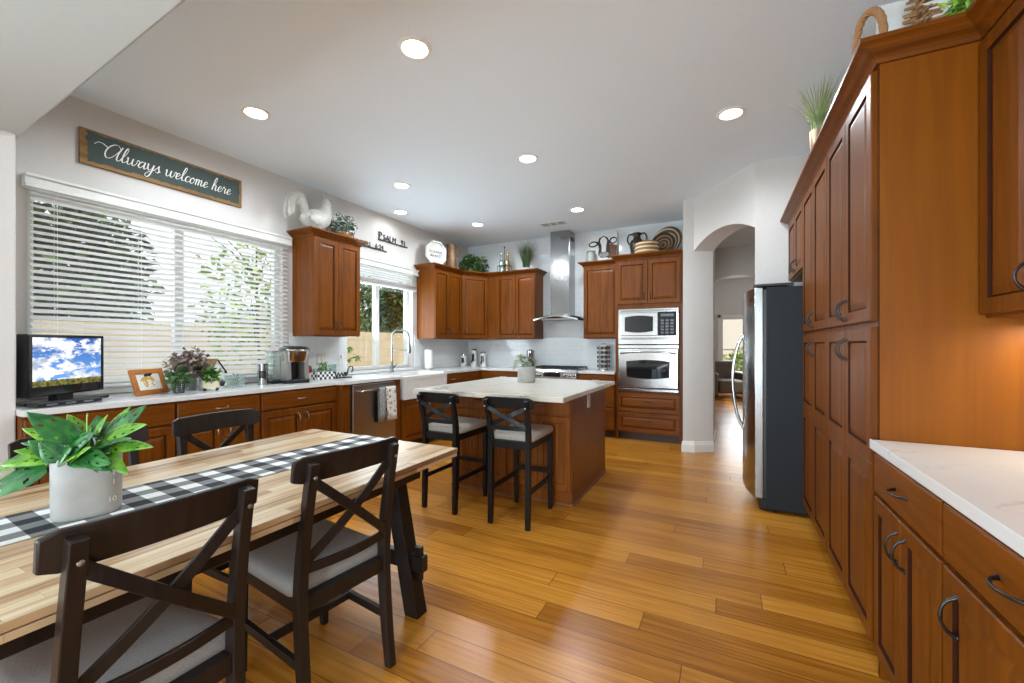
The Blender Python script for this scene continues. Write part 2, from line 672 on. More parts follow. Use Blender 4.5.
struct(MB().box(-4.27, 1.8, -3.0, 14.0, -0.08, 0.0).obj('floor', FLOORM))
struct(MB().box(-4.27, 1.8, 0.66, 14.0, CZ, CZ + 0.1).obj('ceiling', CEILM))
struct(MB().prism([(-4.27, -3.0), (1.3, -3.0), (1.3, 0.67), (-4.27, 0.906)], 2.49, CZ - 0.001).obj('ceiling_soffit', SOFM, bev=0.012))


def wall_holes(m, ax, c0, c1, a0, a1, z0, z1, holes):
    """wall slab on plane ax between c0..c1 with rectangular openings (a0, a1, z0, z1)"""
    def bx(p, q, r, s):
        if q - p < 1e-4 or s - r < 1e-4:
            return
        if ax == 'x':
            m.box(c0, c1, p, q, r, s)
        else:
            m.box(p, q, c0, c1, r, s)
    cur = a0
    for h in sorted(holes):
        bx(cur, h[0], z0, z1)
        bx(h[0], h[1], z0, h[2])
        bx(h[0], h[1], h[3], z1)
        cur = h[1]
    bx(cur, a1, z0, z1)


W1 = (1.03, 2.83, 0.965, 2.34)
W2 = (3.66, 4.87, 0.965, 2.34)
m = MB()
wall_holes(m, 'x', LW - 0.15, LW, -3.0, 6.53, 0, CZ, [(-2.9, -1.1, 0.4, 2.3), W1, W2])
struct(m.obj('wall_left', WALLM))
struct(MB().box(-4.12, -0.455, BW, BW + 0.15, 0, CZ).obj('wall_back', TILE_B))
m = MB()
wall_holes(m, 'y', -3.15, -3.0, -4.27, RW + 0.15, 0, 2.6, [(-1.2, 0.16, 0.05, 2.4)])  # unseen opening placed for the rear fill lamp, clear of steel reflections
struct(m.obj('wall_rear', WALLM))
struct(MB().box(RW, RW + 0.15, -3.0, 4.66, 0, CZ).obj('wall_right', WALLM))
struct(MB().box(LW, -3.60, -0.9, 0.856, 0, 2.5).obj('wall_left_return', WALLM, bev=0.008))
m = MB()
m.box(LW, LW + 0.009, 2.9, W2[0] - 0.001, 0.92, 1.42)
m.box(LW, LW + 0.009, W2[0] - 0.05, W2[1] + 0.05, 0.92, 0.964)
m.box(LW, LW + 0.009, W2[1] + 0.04, BW, 0.92, 1.42)
struct(m.obj('trim_backsplash', TILE_L))

# diagonal wall with the arched passage, its column and the wall behind the refrigerator
A0, B0, NN = Vector((-0.332, 5.49)), Vector((0.257, 4.66)), Vector((0.816, 0.577)) * 0.25
m = MB()
m.prism([(-0.455, 5.478), (A0.x, A0.y), (A0.x + NN.x, A0.y + NN.y), (A0.x + NN.x, 6.53), (-0.455, 6.53)], 0, CZ)
m.prism([(B0.x, B0.y), (1.8, 4.66), (1.8, 4.81), (B0.x + NN.x, B0.y + NN.y)], 0, CZ)
L_ = (B0 - A0).length


def arc_pts(width, spring, rise, n=24):
    r = (width * width / 4 + rise * rise) / (2 * rise)
    half = math.asin(width / 2 / r)
    return [(width / 2 + r * math.sin(-half + 2 * half * i / n), spring + rise - r + r * math.cos(-half + 2 * half * i / n)) for i in range(n + 1)]


def arch_head(m, p0, p1, nrm, spring, rise, top, n=24):
    """the wall above an arched opening from p0 to p1"""
    d = (p1 - p0)
    ap = arc_pts(d.length, spring, rise, n)
    d = d.normalized()
    for (a, za), (b, zb) in zip(ap[:-1], ap[1:]):
        q = [p0 + d * a, p0 + d * b]
        lo = [(q[0].x, q[0].y, za), (q[1].x, q[1].y, zb)]
        hi = [(q[0].x, q[0].y, top), (q[1].x, q[1].y, top)]
        sh = lambda p: (p[0] + nrm.x, p[1] + nrm.y, p[2])
        m.face([lo[0], lo[1], hi[1], hi[0]])
        m.face([sh(lo[1]), sh(lo[0]), sh(hi[0]), sh(hi[1])])
        m.face([lo[1], lo[0], sh(lo[0]), sh(lo[1])])


arch_head(m, A0, B0, NN, 2.42, 0.143, CZ)
struct(m.obj('wall_arch', WALLM, smooth=30))
# hall beyond, second arch and the far room
m = MB()
m.box(-0.55, -0.40, 6.53, 8.5, 0, CZ)
m.box(1.65, 1.8, 4.81, 8.5, 0, CZ)
struct(m.obj('wall_hall', WALLM))
m = MB()
m.box(-1.2, -0.19, 8.5, 8.68, 0, CZ)
m.box(0.60, 1.8, 8.5, 8.68, 0, CZ)
arch_head(m, Vector((-0.19, 8.5)), Vector((0.60, 8.5)), Vector((0, 0.18)), 2.43, 0.13, CZ)
struct(m.obj('wall_hall_arch', WALLM, smooth=30))
m = MB()
wall_holes(m, 'y', 12.6, 12.75, -1.6, 2.2, 0, CZ, [(-0.10, 1.1, 0.30, 2.02)])
m.box(-1.6, -1.45, 8.68, 12.6, 0, CZ)
m.box(2.05, 2.2, 8.68, 12.6, 0, CZ)
struct(m.obj('wall_far_room', WALLM))
lamp('far_room_daylight', 'AREA', (0.5, 12.5, 1.2), (R(-90), 0, 0), 22, (0.95, 0.98, 1.0), shape='RECTANGLE', size=1.1, size_y=1.6)
lamp('hall_fill', 'AREA', (0.9, 7.2, 2.9), (0, 0, 0), 4, (1.0, 0.97, 0.92), shape='SQUARE', size=0.9)  # unseen fill lamp below the hall ceiling
m = MB()
for x in (-0.10, 0.47, 1.05):
    m.box(x, x + 0.05, 12.58, 12.66, 0.30, 2.02)
for z in (0.30, 1.97):
    m.box(-0.05, 1.05, 12.585, 12.655, z, z + 0.05)
m.box(-0.05, 1.05, 12.60, 12.64, 1.15, 1.18)
struct(m.obj('window_3', WHITE))
m = MB()
m.box(-0.17, -0.10, 12.57, 12.60, 0.25, 2.09)
m.box(-0.17, 1.17, 12.57, 12.60, 2.02, 2.09)
struct(m.obj('trim_far_window', WHITE))
# white baseboards: column foot, hall
BASE_P = [(0, 0), (0.016, 0), (0.016, 0.09), (0.010, 0.105), (0.006, 0.125), (0, 0.13)]


def baseboard(path, name):
    P = [Vector(p) for p in path]
    rings = []
    for i, p in enumerate(P):
        ds = []
        if i > 0:
            ds.append((P[i] - P[i - 1]).normalized())
        if i < len(P) - 1:
            ds.append((P[i + 1] - P[i]).normalized())
        ns = [Vector((d.y, -d.x)) for d in ds]
        n = sum(ns, Vector((0, 0))).normalized()
        n /= max(0.3, n.dot(ns[0]))
        rings.append([(p.x + n.x * o, p.y + n.y * o, h) for o, h in BASE_P])
    mm = MB()
    mm.rings(rings)
    return struct(mm.obj(name, WHITE))


baseboard([(-0.455, 5.80), (-0.455, 5.478), (A0.x, A0.y), (A0.x + NN.x, A0.y + NN.y), (A0.x + NN.x, 6.5)], 'baseboard_column')
baseboard([(-0.40, 6.6), (-0.40, 8.5), (-0.19, 8.5), (-0.19, 8.68)], 'baseboard_hall')


def window_unit(name, y0, y1, z0, z1, split):
    """white vinyl slider: frame, mullion and two panes, set in the wall thickness"""
    x0, x1 = LW - 0.13, LW - 0.07
    m = MB()
    e = 0.045
    m.box(x0, x1, y0, y0 + e, z0, z1)
    m.box(x0, x1, y1 - e, y1, z0, z1)
    m.box(x0, x1, y0 + e, y1 - e, z0, z0 + e)
    m.box(x0, x1, y0 + e, y1 - e, z1 - e, z1)
    m.box(x0, x1, split - 0.035, split + 0.035, z0 + e, z1 - e)
    f = struct(m.obj(name, WHITE, bev=0.004))
    MB().box(x0 + 0.025, x0 + 0.031, y0 + e, split - 0.035, z0 + e, z1 - e).obj('window_pane', CLEAR, f)
    MB().box(x0 + 0.035, x0 + 0.041, split + 0.035, y1 - e, z0 + e, z1 - e).obj('window_pane', CLEAR, f)
    MB().box(LW - 0.07, LW + 0.03, y0 - 0.0, y1 + 0.0, z0 - 0.035, z0).obj('window_sill', WHITE, f, bev=0.004)
    return f


window_unit('window_1', *W1, 1.93)
window_unit('window_2', *W2, 4.24)

# ---- horizontal blinds


def blind(name, label, y0, y1, ztop, zbot, stack, tilt, pitch=0.0435):
    t = thing(name, label, 'blind', (LW + 0.04, (y0 + y1) / 2, zbot))
    hw = (y1 - y0) / 2
    H = ztop - zbot
    m = MB()
    m.prism([(-0.035, H - 0.005), (0.045, H - 0.005), (0.045, H + 0.012), (0.030, H + 0.018), (0.030, H + 0.060), (0.045, H + 0.066), (0.045, H + 0.082), (-0.035, H + 0.082)], -hw - 0.03, hw + 0.03, 'y')
    m.obj('valance', WHITE, t, bev=0.002)
    m = MB()
    n = int((H - 0.03 - stack) / pitch)
    c, s = math.cos(R(tilt)) * 0.025, math.sin(R(tilt)) * 0.025
    for i in range(n):
        z = H - 0.03 - i * pitch
        m.prism([(-c, z + s - 0.0015), (0, z + 0.0015), (c, z - s - 0.0015), (c, z - s + 0.0013), (0, z + 0.0045), (-c, z + s + 0.0013)], -hw, hw, 'y')
    k = 0
    while stack and k * 0.0062 < stack:
        z = 0.024 + k * 0.0062
        m.box(-0.025, 0.025, -hw, hw, z, z + 0.003)
        k += 1
    m.obj('slats', BLINDM, t)
    MB().box(-0.026, 0.026, -hw, hw, 0, 0.022).obj('bottom_rail', BLINDM, t, bev=0.004)
    m = MB()
    ys = [-hw + 0.12, -hw * 0.36, hw * 0.36, hw - 0.12] if hw > 0.7 else [-hw + 0.12, 0, hw - 0.12]
    for y in ys:
        for x in (-0.027, 0.027):
            m.tube([(x, y, 0.0), (x, y, H)], 0.0012, 5)
    m.obj('ladder_cord', WHITE, t)
    return t


blind('window_blind', 'wide white slatted blind lowered over the left window', W1[0] - 0.0, W1[1] + 0.02, 2.33, 0.975, 0.0, 32)
blind('window_blind', 'white slatted blind pulled up above the sink window', W2[0] - 0.02, W2[1] + 0.02, 2.31, 2.075, 0.045, 38, 0.031)

# ---- recessed ceiling lights
LP = [(-1.64, 1.96, 'nearest the camera, in the middle of the ceiling'), (-3.17, 1.96, 'above the wooden welcome sign'), (0.04, 3.60, 'beside the tall pantry cabinets'),
      (-1.66, 3.60, 'above the kitchen island'), (-3.18, 3.58, 'above the white rooster'), (-3.83, 4.29, 'close to the wall above the sink window'),
      (-3.22, 5.24, 'in the far corner above the octagonal sign'), (-1.71, 5.25, 'in front of the range hood')]
TRIMM = plain('light_trim', srgb(236, 234, 228), 0.5, 0, 0.01)
LEDM = emit('light_lens', (1.0, 0.95, 0.86), 14.0)
for x, y, where in LP:
    t = thing('recessed_light', 'round recessed ceiling light ' + where, 'ceiling light', (x, y, CZ), 0, 'recessed ceiling lights')
    m = MB()
    m.lathe([(0.072, -0.002), (0.078, -0.009), (0.098, -0.006), (0.100, 0.0), (0.072, 0.0)], 32, cap=False)
    m.obj('trim_ring', TRIMM, t, smooth=40)
    MB().lathe([(0.0, -0.003), (0.074, -0.003), (0.074, -0.001), (0.0, -0.001)], 32).obj('lens', LEDM, t)
    lamp('downlight', 'SPOT', (x, y, CZ - 0.02), (0, 0, 0), 6 if x < -3.5 else 44, (0.82, 0.92, 1.0), spot_size=R(176), spot_blend=0.5, shadow_soft_size=0.07)

# ---- ceiling vent
t = thing('ceiling_vent', 'white slotted air vent in the ceiling near the hood', 'vent', (-2.22, 5.70, CZ))
m = MB()
m.box(-0.19, 0.19, -0.09, -0.07, -0.008, 0)
m.box(-0.19, 0.19, 0.07, 0.09, -0.008, 0)
for x in (-0.19, -0.065, 0.05, 0.17):
    m.box(x, x + 0.02, -0.07, 0.07, -0.008, 0)
m.obj('frame', WHITE, t)
m = MB()
for i in range(9):
    y = -0.06 + i * 0.015
    m.box(-0.17, 0.17, y, y + 0.004, -0.007, -0.0015)
m.obj('louvres', plain('vent_grey', (0.35, 0.35, 0.34), 0.6), t)
MB().box(-0.17, 0.17, -0.07, 0.07, -0.0012, -0.0002).obj('duct_opening', plain('vent_dark', (0.04, 0.04, 0.04), 0.9), t)

# ------------------------------------------------------------------ outside: patio, garden wall, trees
GROUND = plain('patio_concrete', srgb(176, 168, 156), 0.9, 0, 0.1, 4)
struct(MB().box(-30, -4.27, -12, 24, -0.15, -0.02).obj('patio_ground', GROUND))
struct(MB().box(-30, 30, 14.0, 40, -0.15, -0.02).obj('front_ground', GROUND))
t = NT('garden_block')
b = t.n('ShaderNodeTexBrick', {'Vector': t.comb(t.xyz()[1], t.xyz()[2], 0.0), 'Color1': srgb(212, 192, 160), 'Color2': srgb(204, 184, 152), 'Mortar': srgb(190, 170, 138), 'Scale': 1.0, 'Mortar Size': 0.006, 'Brick Width': 0.4, 'Row Height': 0.2})
GBLK = t.fin(b.outputs[0], 0.95)
struct(MB().box(-7.75, -7.55, -8, 22, -0.02, 1.60).obj('wall_garden', GBLK))
LEAF_D = foliage_mat('dark_tree_leaves', srgb(38, 58, 26), srgb(84, 110, 48))
LEAF_B = foliage_mat('bright_shrub_leaves', srgb(108, 142, 44), srgb(178, 200, 96))
LEAF_M = foliage_mat('mid_tree_leaves', srgb(70, 92, 40), srgb(128, 148, 74))
BARK = plain('bark', srgb(96, 76, 58), 0.9, 0, 0.25, 30)


def tree(name, label, x, y, h, rx, rz, n, lm, seed, L=0.2, W=0.1, cat='tree', group=None, trunk=0.07, z0=-0.02):
    rng = random.Random(seed)
    t = thing(name, label, cat, (x, y, z0), 0, group)
    m = MB()
    m.tube(catmull([(0, 0, 0), (0.05, 0.03, h * 0.3), (-0.04, 0.05, h * 0.6), (0.02, 0, h * 0.9)]), [trunk * (1 - 0.045 * i) for i in range(16)], 8)
    for k in range(7):
        a = rng.uniform(0, 6.28)
        z = h * rng.uniform(0.45, 0.8)
        m.tube([(0, 0, z), (math.cos(a) * rx * 0.4, math.sin(a) * rx * 0.4, z + h * 0.1), (math.cos(a) * rx * 0.8, math.sin(a) * rx * 0.8, z + h * 0.16)], [trunk * 0.45, trunk * 0.3, trunk * 0.12], 6)
    m.obj('trunk', BARK, t)
    m = MB()
    bush(m, (0, 0, h - rz), rx, rx, rz, n, L, W, rng, 0, 0.25, 0.7, 0.35)
    m.obj('crown', lm, t)
    return t


tree('dark_tree', 'dark leafy tree beyond the garden wall, left in the blind window', -10.2, 3.05, 4.0, 1.15, 1.55, 2600, LEAF_D, 3, 0.26, 0.13)
tree('light_tree', 'thin pale tree behind the dark one at the left window edge', -13.2, 2.3, 5.6, 1.2, 1.9, 1500, LEAF_M, 4, 0.24, 0.11)
tree('citrus_shrub', 'tall bright green shrub just outside the blind window', -5.75, 3.55, 2.9, 0.75, 1.15, 620, LEAF_B, 5, 0.15, 0.075, 'shrub', None, 0.03)
tree('round_tree', 'dense green tree beyond the wall in the sink window', -9.8, 10.75, 3.35, 0.75, 0.95, 2200, LEAF_D, 6, 0.2, 0.11)
tree('grey_tree', 'dull green tree behind the wall, left in the sink window', -12.6, 12.3, 4.0, 1.3, 1.5, 2000, LEAF_M, 7, 0.24, 0.12)
m = MB()
rng = random.Random(12)
t = thing('vine_branch', 'leafy green branch reaching past the sink window', 'branch', (-5.2, 4.3, -0.02))
for i, (dy, hz) in enumerate(((0.35, 1.28), (0.5, 1.14), (-0.1, 1.62))):
    pts = catmull([(0, 0, 0), (0.02, 0.05, 0.7), (0.0, dy * 0.5, hz - 0.12), (0.05, dy, hz)])
    m.tube(pts, 0.007, 6)
m.obj('stem', BARK, t)
m = MB()
for i, (dy, hz) in enumerate(((0.35, 1.28), (0.5, 1.14), (-0.1, 1.62))):
    pts = catmull([(0, 0, 0), (0.02, 0.05, 0.7), (0.0, dy * 0.5, hz - 0.12), (0.05, dy, hz)])
    for p in pts[5:]:
        for k in range(3):
            leaf(m, p, (rng.uniform(-1, 1), rng.uniform(-0.4, 1.2), rng.uniform(-0.9, 0.3)), (0.5, 0, 1), rng.uniform(0.08, 0.13), 0.045, 0.2)
m.obj('leaves', LEAF_B, t)
m = MB()
m.prism([(12.5, -0.02), (27, -0.02), (27, 2.5), (25, 3.3), (14.5, 3.3), (12.5, 2.5)], -24.5, -18.5, 'x')
o = m.obj('neighbor_house', plain('grey_stucco', srgb(150, 146, 142), 0.9, 0, 0.06))
tag(o, 'grey stucco house behind the garden wall, seen through the sink window', 'house')
# street side through the far window
tree('front_shrub', 'leafy green shrub outside the far room window', 0.6, 14.9, 1.25, 0.9, 0.55, 700, LEAF_B, 9, 0.16, 0.09, 'shrub', None, 0.03)
m = MB()
m.prism([(-4.0, -0.02), (5.5, -0.02), (5.5, 2.3), (0.8, 4.0), (-4.0, 2.3)], 24, 28, 'y')
o = m.obj('street_house', plain('cream_stucco', srgb(214, 204, 190), 0.9, 0, 0.05))
tag(o, 'cream house across the street, seen through the far room window', 'house')

# ------------------------------------------------------------------ left run of base cabinets (faces +X: rot +90, loc.y is the local x origin)
LROT, RROT = R(90), R(-90)
DX = -FX + LW                                # negative depth
DEP = FX - LW - 0.004


def lbase(y0, y1, fx=None):
    return (fx or FX, y0, 0)


def drawer_over_doors(w, two=True, g=0.004, hl=0.085, one_pull=True):
    f = [('drawer', g, w - g, 0.725, 0.868, ('h', w / 2, 0.80, hl))]
    if two:
        f += [('door', g, w / 2 - 0.002, 0.118, 0.712, ('v', w / 2 - 0.045, 0.62, hl)), ('door', w / 2 + 0.002, w - g, 0.118, 0.712, ('v', w / 2 + 0.045, 0.62, hl))]
    else:
        f += [('door', g, w - g, 0.118, 0.712, ('v', w - 0.05, 0.62, hl))]
    return f


cabinet('base_cabinet', 'brown base cabinet under the small television', lbase(0.860, 0), LROT, 0.737, DEP, 0, 0.884, drawer_over_doors(0.737), 0.105, hmat=NICKEL, group='base cabinets under the left counter')
cabinet('base_cabinet', 'brown base cabinet under the cluster of potted plants', lbase(1.602, 0), LROT, 0.612, DEP, 0, 0.884, drawer_over_doors(0.612), 0.105, hmat=NICKEL, group='base cabinets under the left counter')
cabinet('base_cabinet', 'brown base cabinet under the coffee maker', lbase(2.219, 0), LROT, 0.776, DEP, 0, 0.884, drawer_over_doors(0.776), 0.105, hmat=NICKEL, group='base cabinets under the left counter')
SX = FX + 0.075                              # bumped-out face at dishwasher and sink
for y0, y1, lab in ((2.998, 3.118, 'brown filler post left of the dishwasher'), (3.772, 3.866, 'brown filler post between dishwasher and sink')):
    o = MB().box(LW + 0.004, SX, y0, y1, 0.0, 0.884).obj('filler_post', CHERRY, bev=0.008)
    tag(o, lab, 'cabinet panel', 'filler posts beside the dishwasher')

# dishwasher
t = thing('dishwasher', 'stainless steel dishwasher under the left counter with towels on its bar', 'dishwasher', (SX, 3.121, 0), LROT)
MB().box(0.003, 0.645, 0.01, 0.56, 0.1, 0.88).obj('tub', BLACK, t)
MB().box(0.01, 0.638, 0.07, 0.5, 0.0, 0.1).obj('toe_panel', BLACK, t)
m = MB()
panel(m, 0.008, 0.640, 0.115, 0.872, 0.01, 0.035, style='slab')
dw = m.obj('door', STEELD, t)
m = MB()
m.tube([(0.05, -0.075, 0.805), (0.60, -0.075, 0.805)], 0.011, 12)
for x in (0.07, 0.58):
    m.tube([(x, -0.02, 0.805), (x, -0.075, 0.805)], 0.008, 10)
m.obj('bar_handle', STEEL, dw, smooth=50)

# kitchen towels over the dishwasher bar
TOWEL = NT('printed_towel')
v = TOWEL.coord()
vo = TOWEL.n('ShaderNodeTexVoronoi', {'Vector': TOWEL.scaled(1, 1, 1), 'Scale': 22.0})
mask = TOWEL.mth('MULTIPLY', TOWEL.mth('LESS_THAN', vo.outputs[0], 0.42), TOWEL.mth('GREATER_THAN', TOWEL.noise(v, 90.0, 2.0), 0.47))
pc = TOWEL.ramp(TOWEL.noise(v, 9.0, 1.0), [(0.42, srgb(92, 96, 100)), (0.5, srgb(120, 96, 50)), (0.58, srgb(70, 74, 76))])
TOWELM = TOWEL.fin(TOWEL.mix(mask, srgb(226, 222, 214), pc), 0.95)
TOWELG = plain('striped_grey_towel', srgb(150, 152, 152), 0.95, 0, 0.3, 40)


def towel(name, label, y0, y1, drop_f, drop_b, matl, swing=0.0, rad=0.014, seed=1):
    """cloth folded over the bar: local x along the bar"""
    rng = random.Random(seed)
    bx, bz = 0.0, 0.805
    prof = [(rad + 0.004, -drop_f)] + [(rad + 0.002, -drop_f * (1 - i / 6)) for i in range(1, 6)]
    prof += [(rad * math.cos(a), rad * math.sin(a)) for a in [PI * k / 8 for k in range(9)]]
    prof += [(-rad - 0.001, -drop_b * i / 5) for i in range(1, 6)]
    m = MB()
    N = 10
    rows = []
    for j in range(N + 1):
        u = j / N
        row = []
        for px, pz in prof:
            k = max(0, -pz) / max(drop_f, drop_b)
            rip = 0.006 * math.sin(u * 9 + seed) * k
            row.append((px + rip * (1 if px > 0 else -0.3), y0 + (y1 - y0) * u + swing * k, pz))
        rows.append(row)
    for a, b in zip(rows[:-1], rows[1:]):
        for i in range(len(prof) - 1):
            m.face([a[i], a[i + 1], b[i + 1], b[i]])
    bmesh.ops.remove_doubles(m.bm, verts=m.bm.verts, dist=1e-5)
    o = m.obj(name, matl, None, smooth=60, loc=(SX + 0.075, 0, bz))
    s = o.modifiers.new('thickness', 'SOLIDIFY')
    s.thickness = 0.004
    s.offset = 1.0
    return tag(o, label, 'towel', 'kitchen towels')


towel('kitchen_towel', 'white kitchen towel with printed plant motifs on the dishwasher bar', 3.535, 3.69, 0.36, 0.30, TOWELM, 0.02)
towel('kitchen_towel', 'grey striped kitchen towel behind the printed one on the dishwasher bar', 3.44, 3.53, 0.33, 0.37, TOWELG, 0.01, 0.014, 3)

# sink base and farmhouse sink
cabinet('sink_cabinet', 'brown two-door cabinet under the white farmhouse sink', (SX, 3.87, 0), LROT, 0.90, DEP + 0.07, 0, 0.625,
        [('door', 0.004, 0.448, 0.118, 0.618, ('v', 0.41, 0.53, 0.085)), ('door', 0.452, 0.896, 0.118, 0.618, ('v', 0.49, 0.53, 0.085))], 0.105, hmat=NICKEL, cat='cabinet')
CERAM = plain('white_fireclay', srgb(216, 213, 208), 0.18, 0, 0.01)
t = thing('farmhouse_sink', 'white fluted apron-front farmhouse sink below the window', 'sink', (SX + 0.03, 3.885, 0.63), LROT)
m = MB()
SWD, SDP, SH = 0.87, 0.50, 0.278
m.box(0, SWD, 0.0, 0.05, 0, SH)
m.box(0, 0.045, 0.05, SDP, 0, SH)
m.box(SWD - 0.045, SWD, 0.05, SDP, 0, SH)
m.box(0.045, SWD - 0.045, SDP - 0.045, SDP, 0, SH)
m.box(0.045, SWD - 0.045, 0.05, SDP - 0.045, 0, 0.03)
m.obj('basin', CERAM, t, bev=0.008, seg=3)
m = MB()
for i in range(22):
    x = 0.075 + i * (SWD - 0.15) / 21
    m.tube([(x, 0.0, 0.05), (x, 0.0, SH - 0.05)], 0.0115, 8, flat=((0, 1, 0), 0.6))
m.box(0.0, SWD, -0.008, 0.0, SH - 0.045, SH - 0.002)
m.box(0.0, SWD, -0.008, 0.0, 0.0, 0.045)
m.box(0.0, 0.055, -0.008, 0.0, 0.045, SH - 0.045)
m.box(SWD - 0.055, SWD, -0.008, 0.0, 0.045, SH - 0.045)
m.obj('fluted_apron', CERAM, t, smooth=40)
MB().lathe([(0.0, 0.034), (0.045, 0.034), (0.045, 0.030)], 20, (SWD / 2, 0.27, 0)).obj('drain', CHROME, t)

# rest of left run and corner
cabinet('corner_base_cabinet', 'brown corner base cabinet right of the farmhouse sink', (FX + 0.02, 4.775, 0), LROT, 1.025, DEP + 0.02, 0, 0.884,
        [('drawer', 0.004, 0.45, 0.725, 0.868, ('h', 0.227, 0.80, 0.085)), ('door', 0.004, 0.45, 0.118, 0.712, ('v', 0.40, 0.62, 0.085)), ('drawer', 0.456, 1.0, 0.725, 0.868), ('door', 0.456, 1.0, 0.118, 0.712, ('v', 0.5, 0.62, 0.085))], 0.105, hmat=NICKEL)
FY = 5.80
cabinet('base_cabinet', 'brown base cabinet left of the range, behind the island', (-3.49, FY, 0), 0, 0.83, BW - FY - 0.004, 0, 0.884, drawer_over_doors(0.83), 0.105, hmat=NICKEL)
cabinet('drawer_cabinet', 'narrow brown drawer cabinet between range and wall oven', (-1.880, FY, 0), 0, 0.528, BW - FY - 0.004, 0, 0.884,
        [('drawer', 0.004, 0.524, 0.725, 0.868, ('h', 0.264, 0.80, 0.085)), ('drawer', 0.004, 0.524, 0.425, 0.712, ('h', 0.264, 0.58, 0.085)), ('drawer', 0.004, 0.524, 0.118, 0.412, ('h', 0.264, 0.28, 0.085))], 0.105, hmat=NICKEL)

# worktops (continuous quartz)
WZ0, WZ1 = 0.885, 0.922
m = MB()
m.prism([(LW, 0.857), (FX + 0.03, 0.857), (FX + 0.03, 2.99), (SX + 0.03, 3.02), (SX + 0.03, 3.872), (LW, 3.872)], WZ0, WZ1)
m.prism([(LW, 3.872), (SX + 0.032 - 0.515, 3.872), (SX + 0.032 - 0.515, 4.768), (LW, 4.768)], WZ0, WZ1)
m.prism([(LW, 4.768), (FX + 0.05, 4.768), (FX + 0.05, FY - 0.03), (-2.657, FY - 0.03), (-2.657, BW), (LW, BW)], WZ0, WZ1)
o = m.obj('worktop', QUARTZ, bev=0.003)
tag(o, 'long white quartz worktop running below both windows to the range', 'worktop')
o = MB().box(-1.882, -1.352, FY - 0.03, BW, WZ0, WZ1).obj('worktop', QUARTZ, bev=0.003)
tag(o, 'short white quartz worktop between range and wall oven', 'worktop')

# ------------------------------------------------------------------ wall cabinets


def wallcab(label, loc, rot, w, d, z0, z1, group, top=0.0, dz=0.012, ndoor=2, name='wall_cabinet', hm=None, stile=0.0, side=None):
    g = 0.004
    f = []
    if ndoor == 2:
        c = (stile + w) / 2
        f = [('door', stile + g, c - 0.002, z0 + dz, z1 - dz, ('v', c - 0.035, z0 + 0.11, 0.085)), ('door', c + 0.002, w - g, z0 + dz, z1 - dz, ('v', c + 0.035, z0 + 0.11, 0.085))]
    else:
        hx = 0.035 if side == 'l' else w - 0.035
        f = [('door', stile + g, w - g, z0 + dz, z1 - dz, ('v', hx, z0 + 0.11, 0.085))]
    return cabinet(name, label, loc, rot, w, d, z0, z1, f, 0, hmat=hm or BRONZE, group=group, top=top)


UF = LW + 0.33
wallcab('brown two-door wall cabinet between the two windows under the white rooster', (UF, 2.935, 0), LROT, 0.615, 0.326, 1.385, 2.43, 'wall cabinets on the left side', 0.06)
crown('crown_moulding', 'brown crown moulding on the cabinet carrying the white rooster', [(LW + 0.004, 2.935), (UF, 2.935), (UF, 3.55), (LW + 0.004, 3.55)], 2.425, CHERRY_X)
wallcab('brown two-door wall cabinet right of the sink window under the octagonal sign', (UF, 4.965, 0), LROT, 0.69, 0.326, 1.385, 2.42, 'wall cabinets on the left side', 0.06)
BF = BW - 0.33
# diagonal corner cabinet
P1, P2 = Vector((UF, 5.66)), Vector((-3.515, BF))
t = thing('corner_wall_cabinet', 'brown diagonal corner wall cabinet under the ivy plant', 'cabinet', (UF, 5.66, 1.385))
m = MB()
m.prism([(LW + 0.004 - UF, 0), (0, 0), (P2.x - P1.x, P2.y - P1.y), (P2.x - P1.x, BW - 0.004 - P1.y), (LW + 0.004 - UF, BW - 0.004 - P1.y)], 0, 1.095)
m.obj('carcass', CHERRY, t)
dl = (P2 - P1).length
ang = math.atan2(P2.y - P1.y, P2.x - P1.x)
m = MB()
panel(m, 0.012, dl - 0.012, 0.012, 1.023)
m.xf(Matrix.Rotation(ang, 4, 'Z'))
d_ = m.obj('door', [CHERRY, GLAZE], t)
pull((0.05, -0.02, 0.07), (0.05, -0.02, 0.155)).xf(Matrix.Rotation(ang, 4, 'Z')).obj('handle', BRONZE, d_, smooth=50)
wallcab('brown two-door wall cabinet left of the range hood', (-3.515, BF, 0), 0, 0.858, 0.326, 1.385, 2.42, 'wall cabinets on the back wall', 0.06, stile=0.17)
crown('crown_moulding', 'brown crown moulding turning the far left corner above the wall cabinets', [(LW + 0.004, 4.965), (UF, 4.965), (P1.x, P1.y), (P2.x, P2.y), (-2.657, BF), (-2.657, BW - 0.004)], 2.415, CHERRY_X)
wallcab('brown single-door wall cabinet right of the range hood', (-1.875, BF, 0), 0, 0.525, 0.326, 1.385, 2.45, 'wall cabinets on the back wall', 0.06, ndoor=1, side='l')
crown('crown_moulding', 'brown crown moulding above the single-door cabinet beside the hood', [(-1.875, BW - 0.004), (-1.875, BF), (-1.352, BF)], 2.445, CHERRY_X)

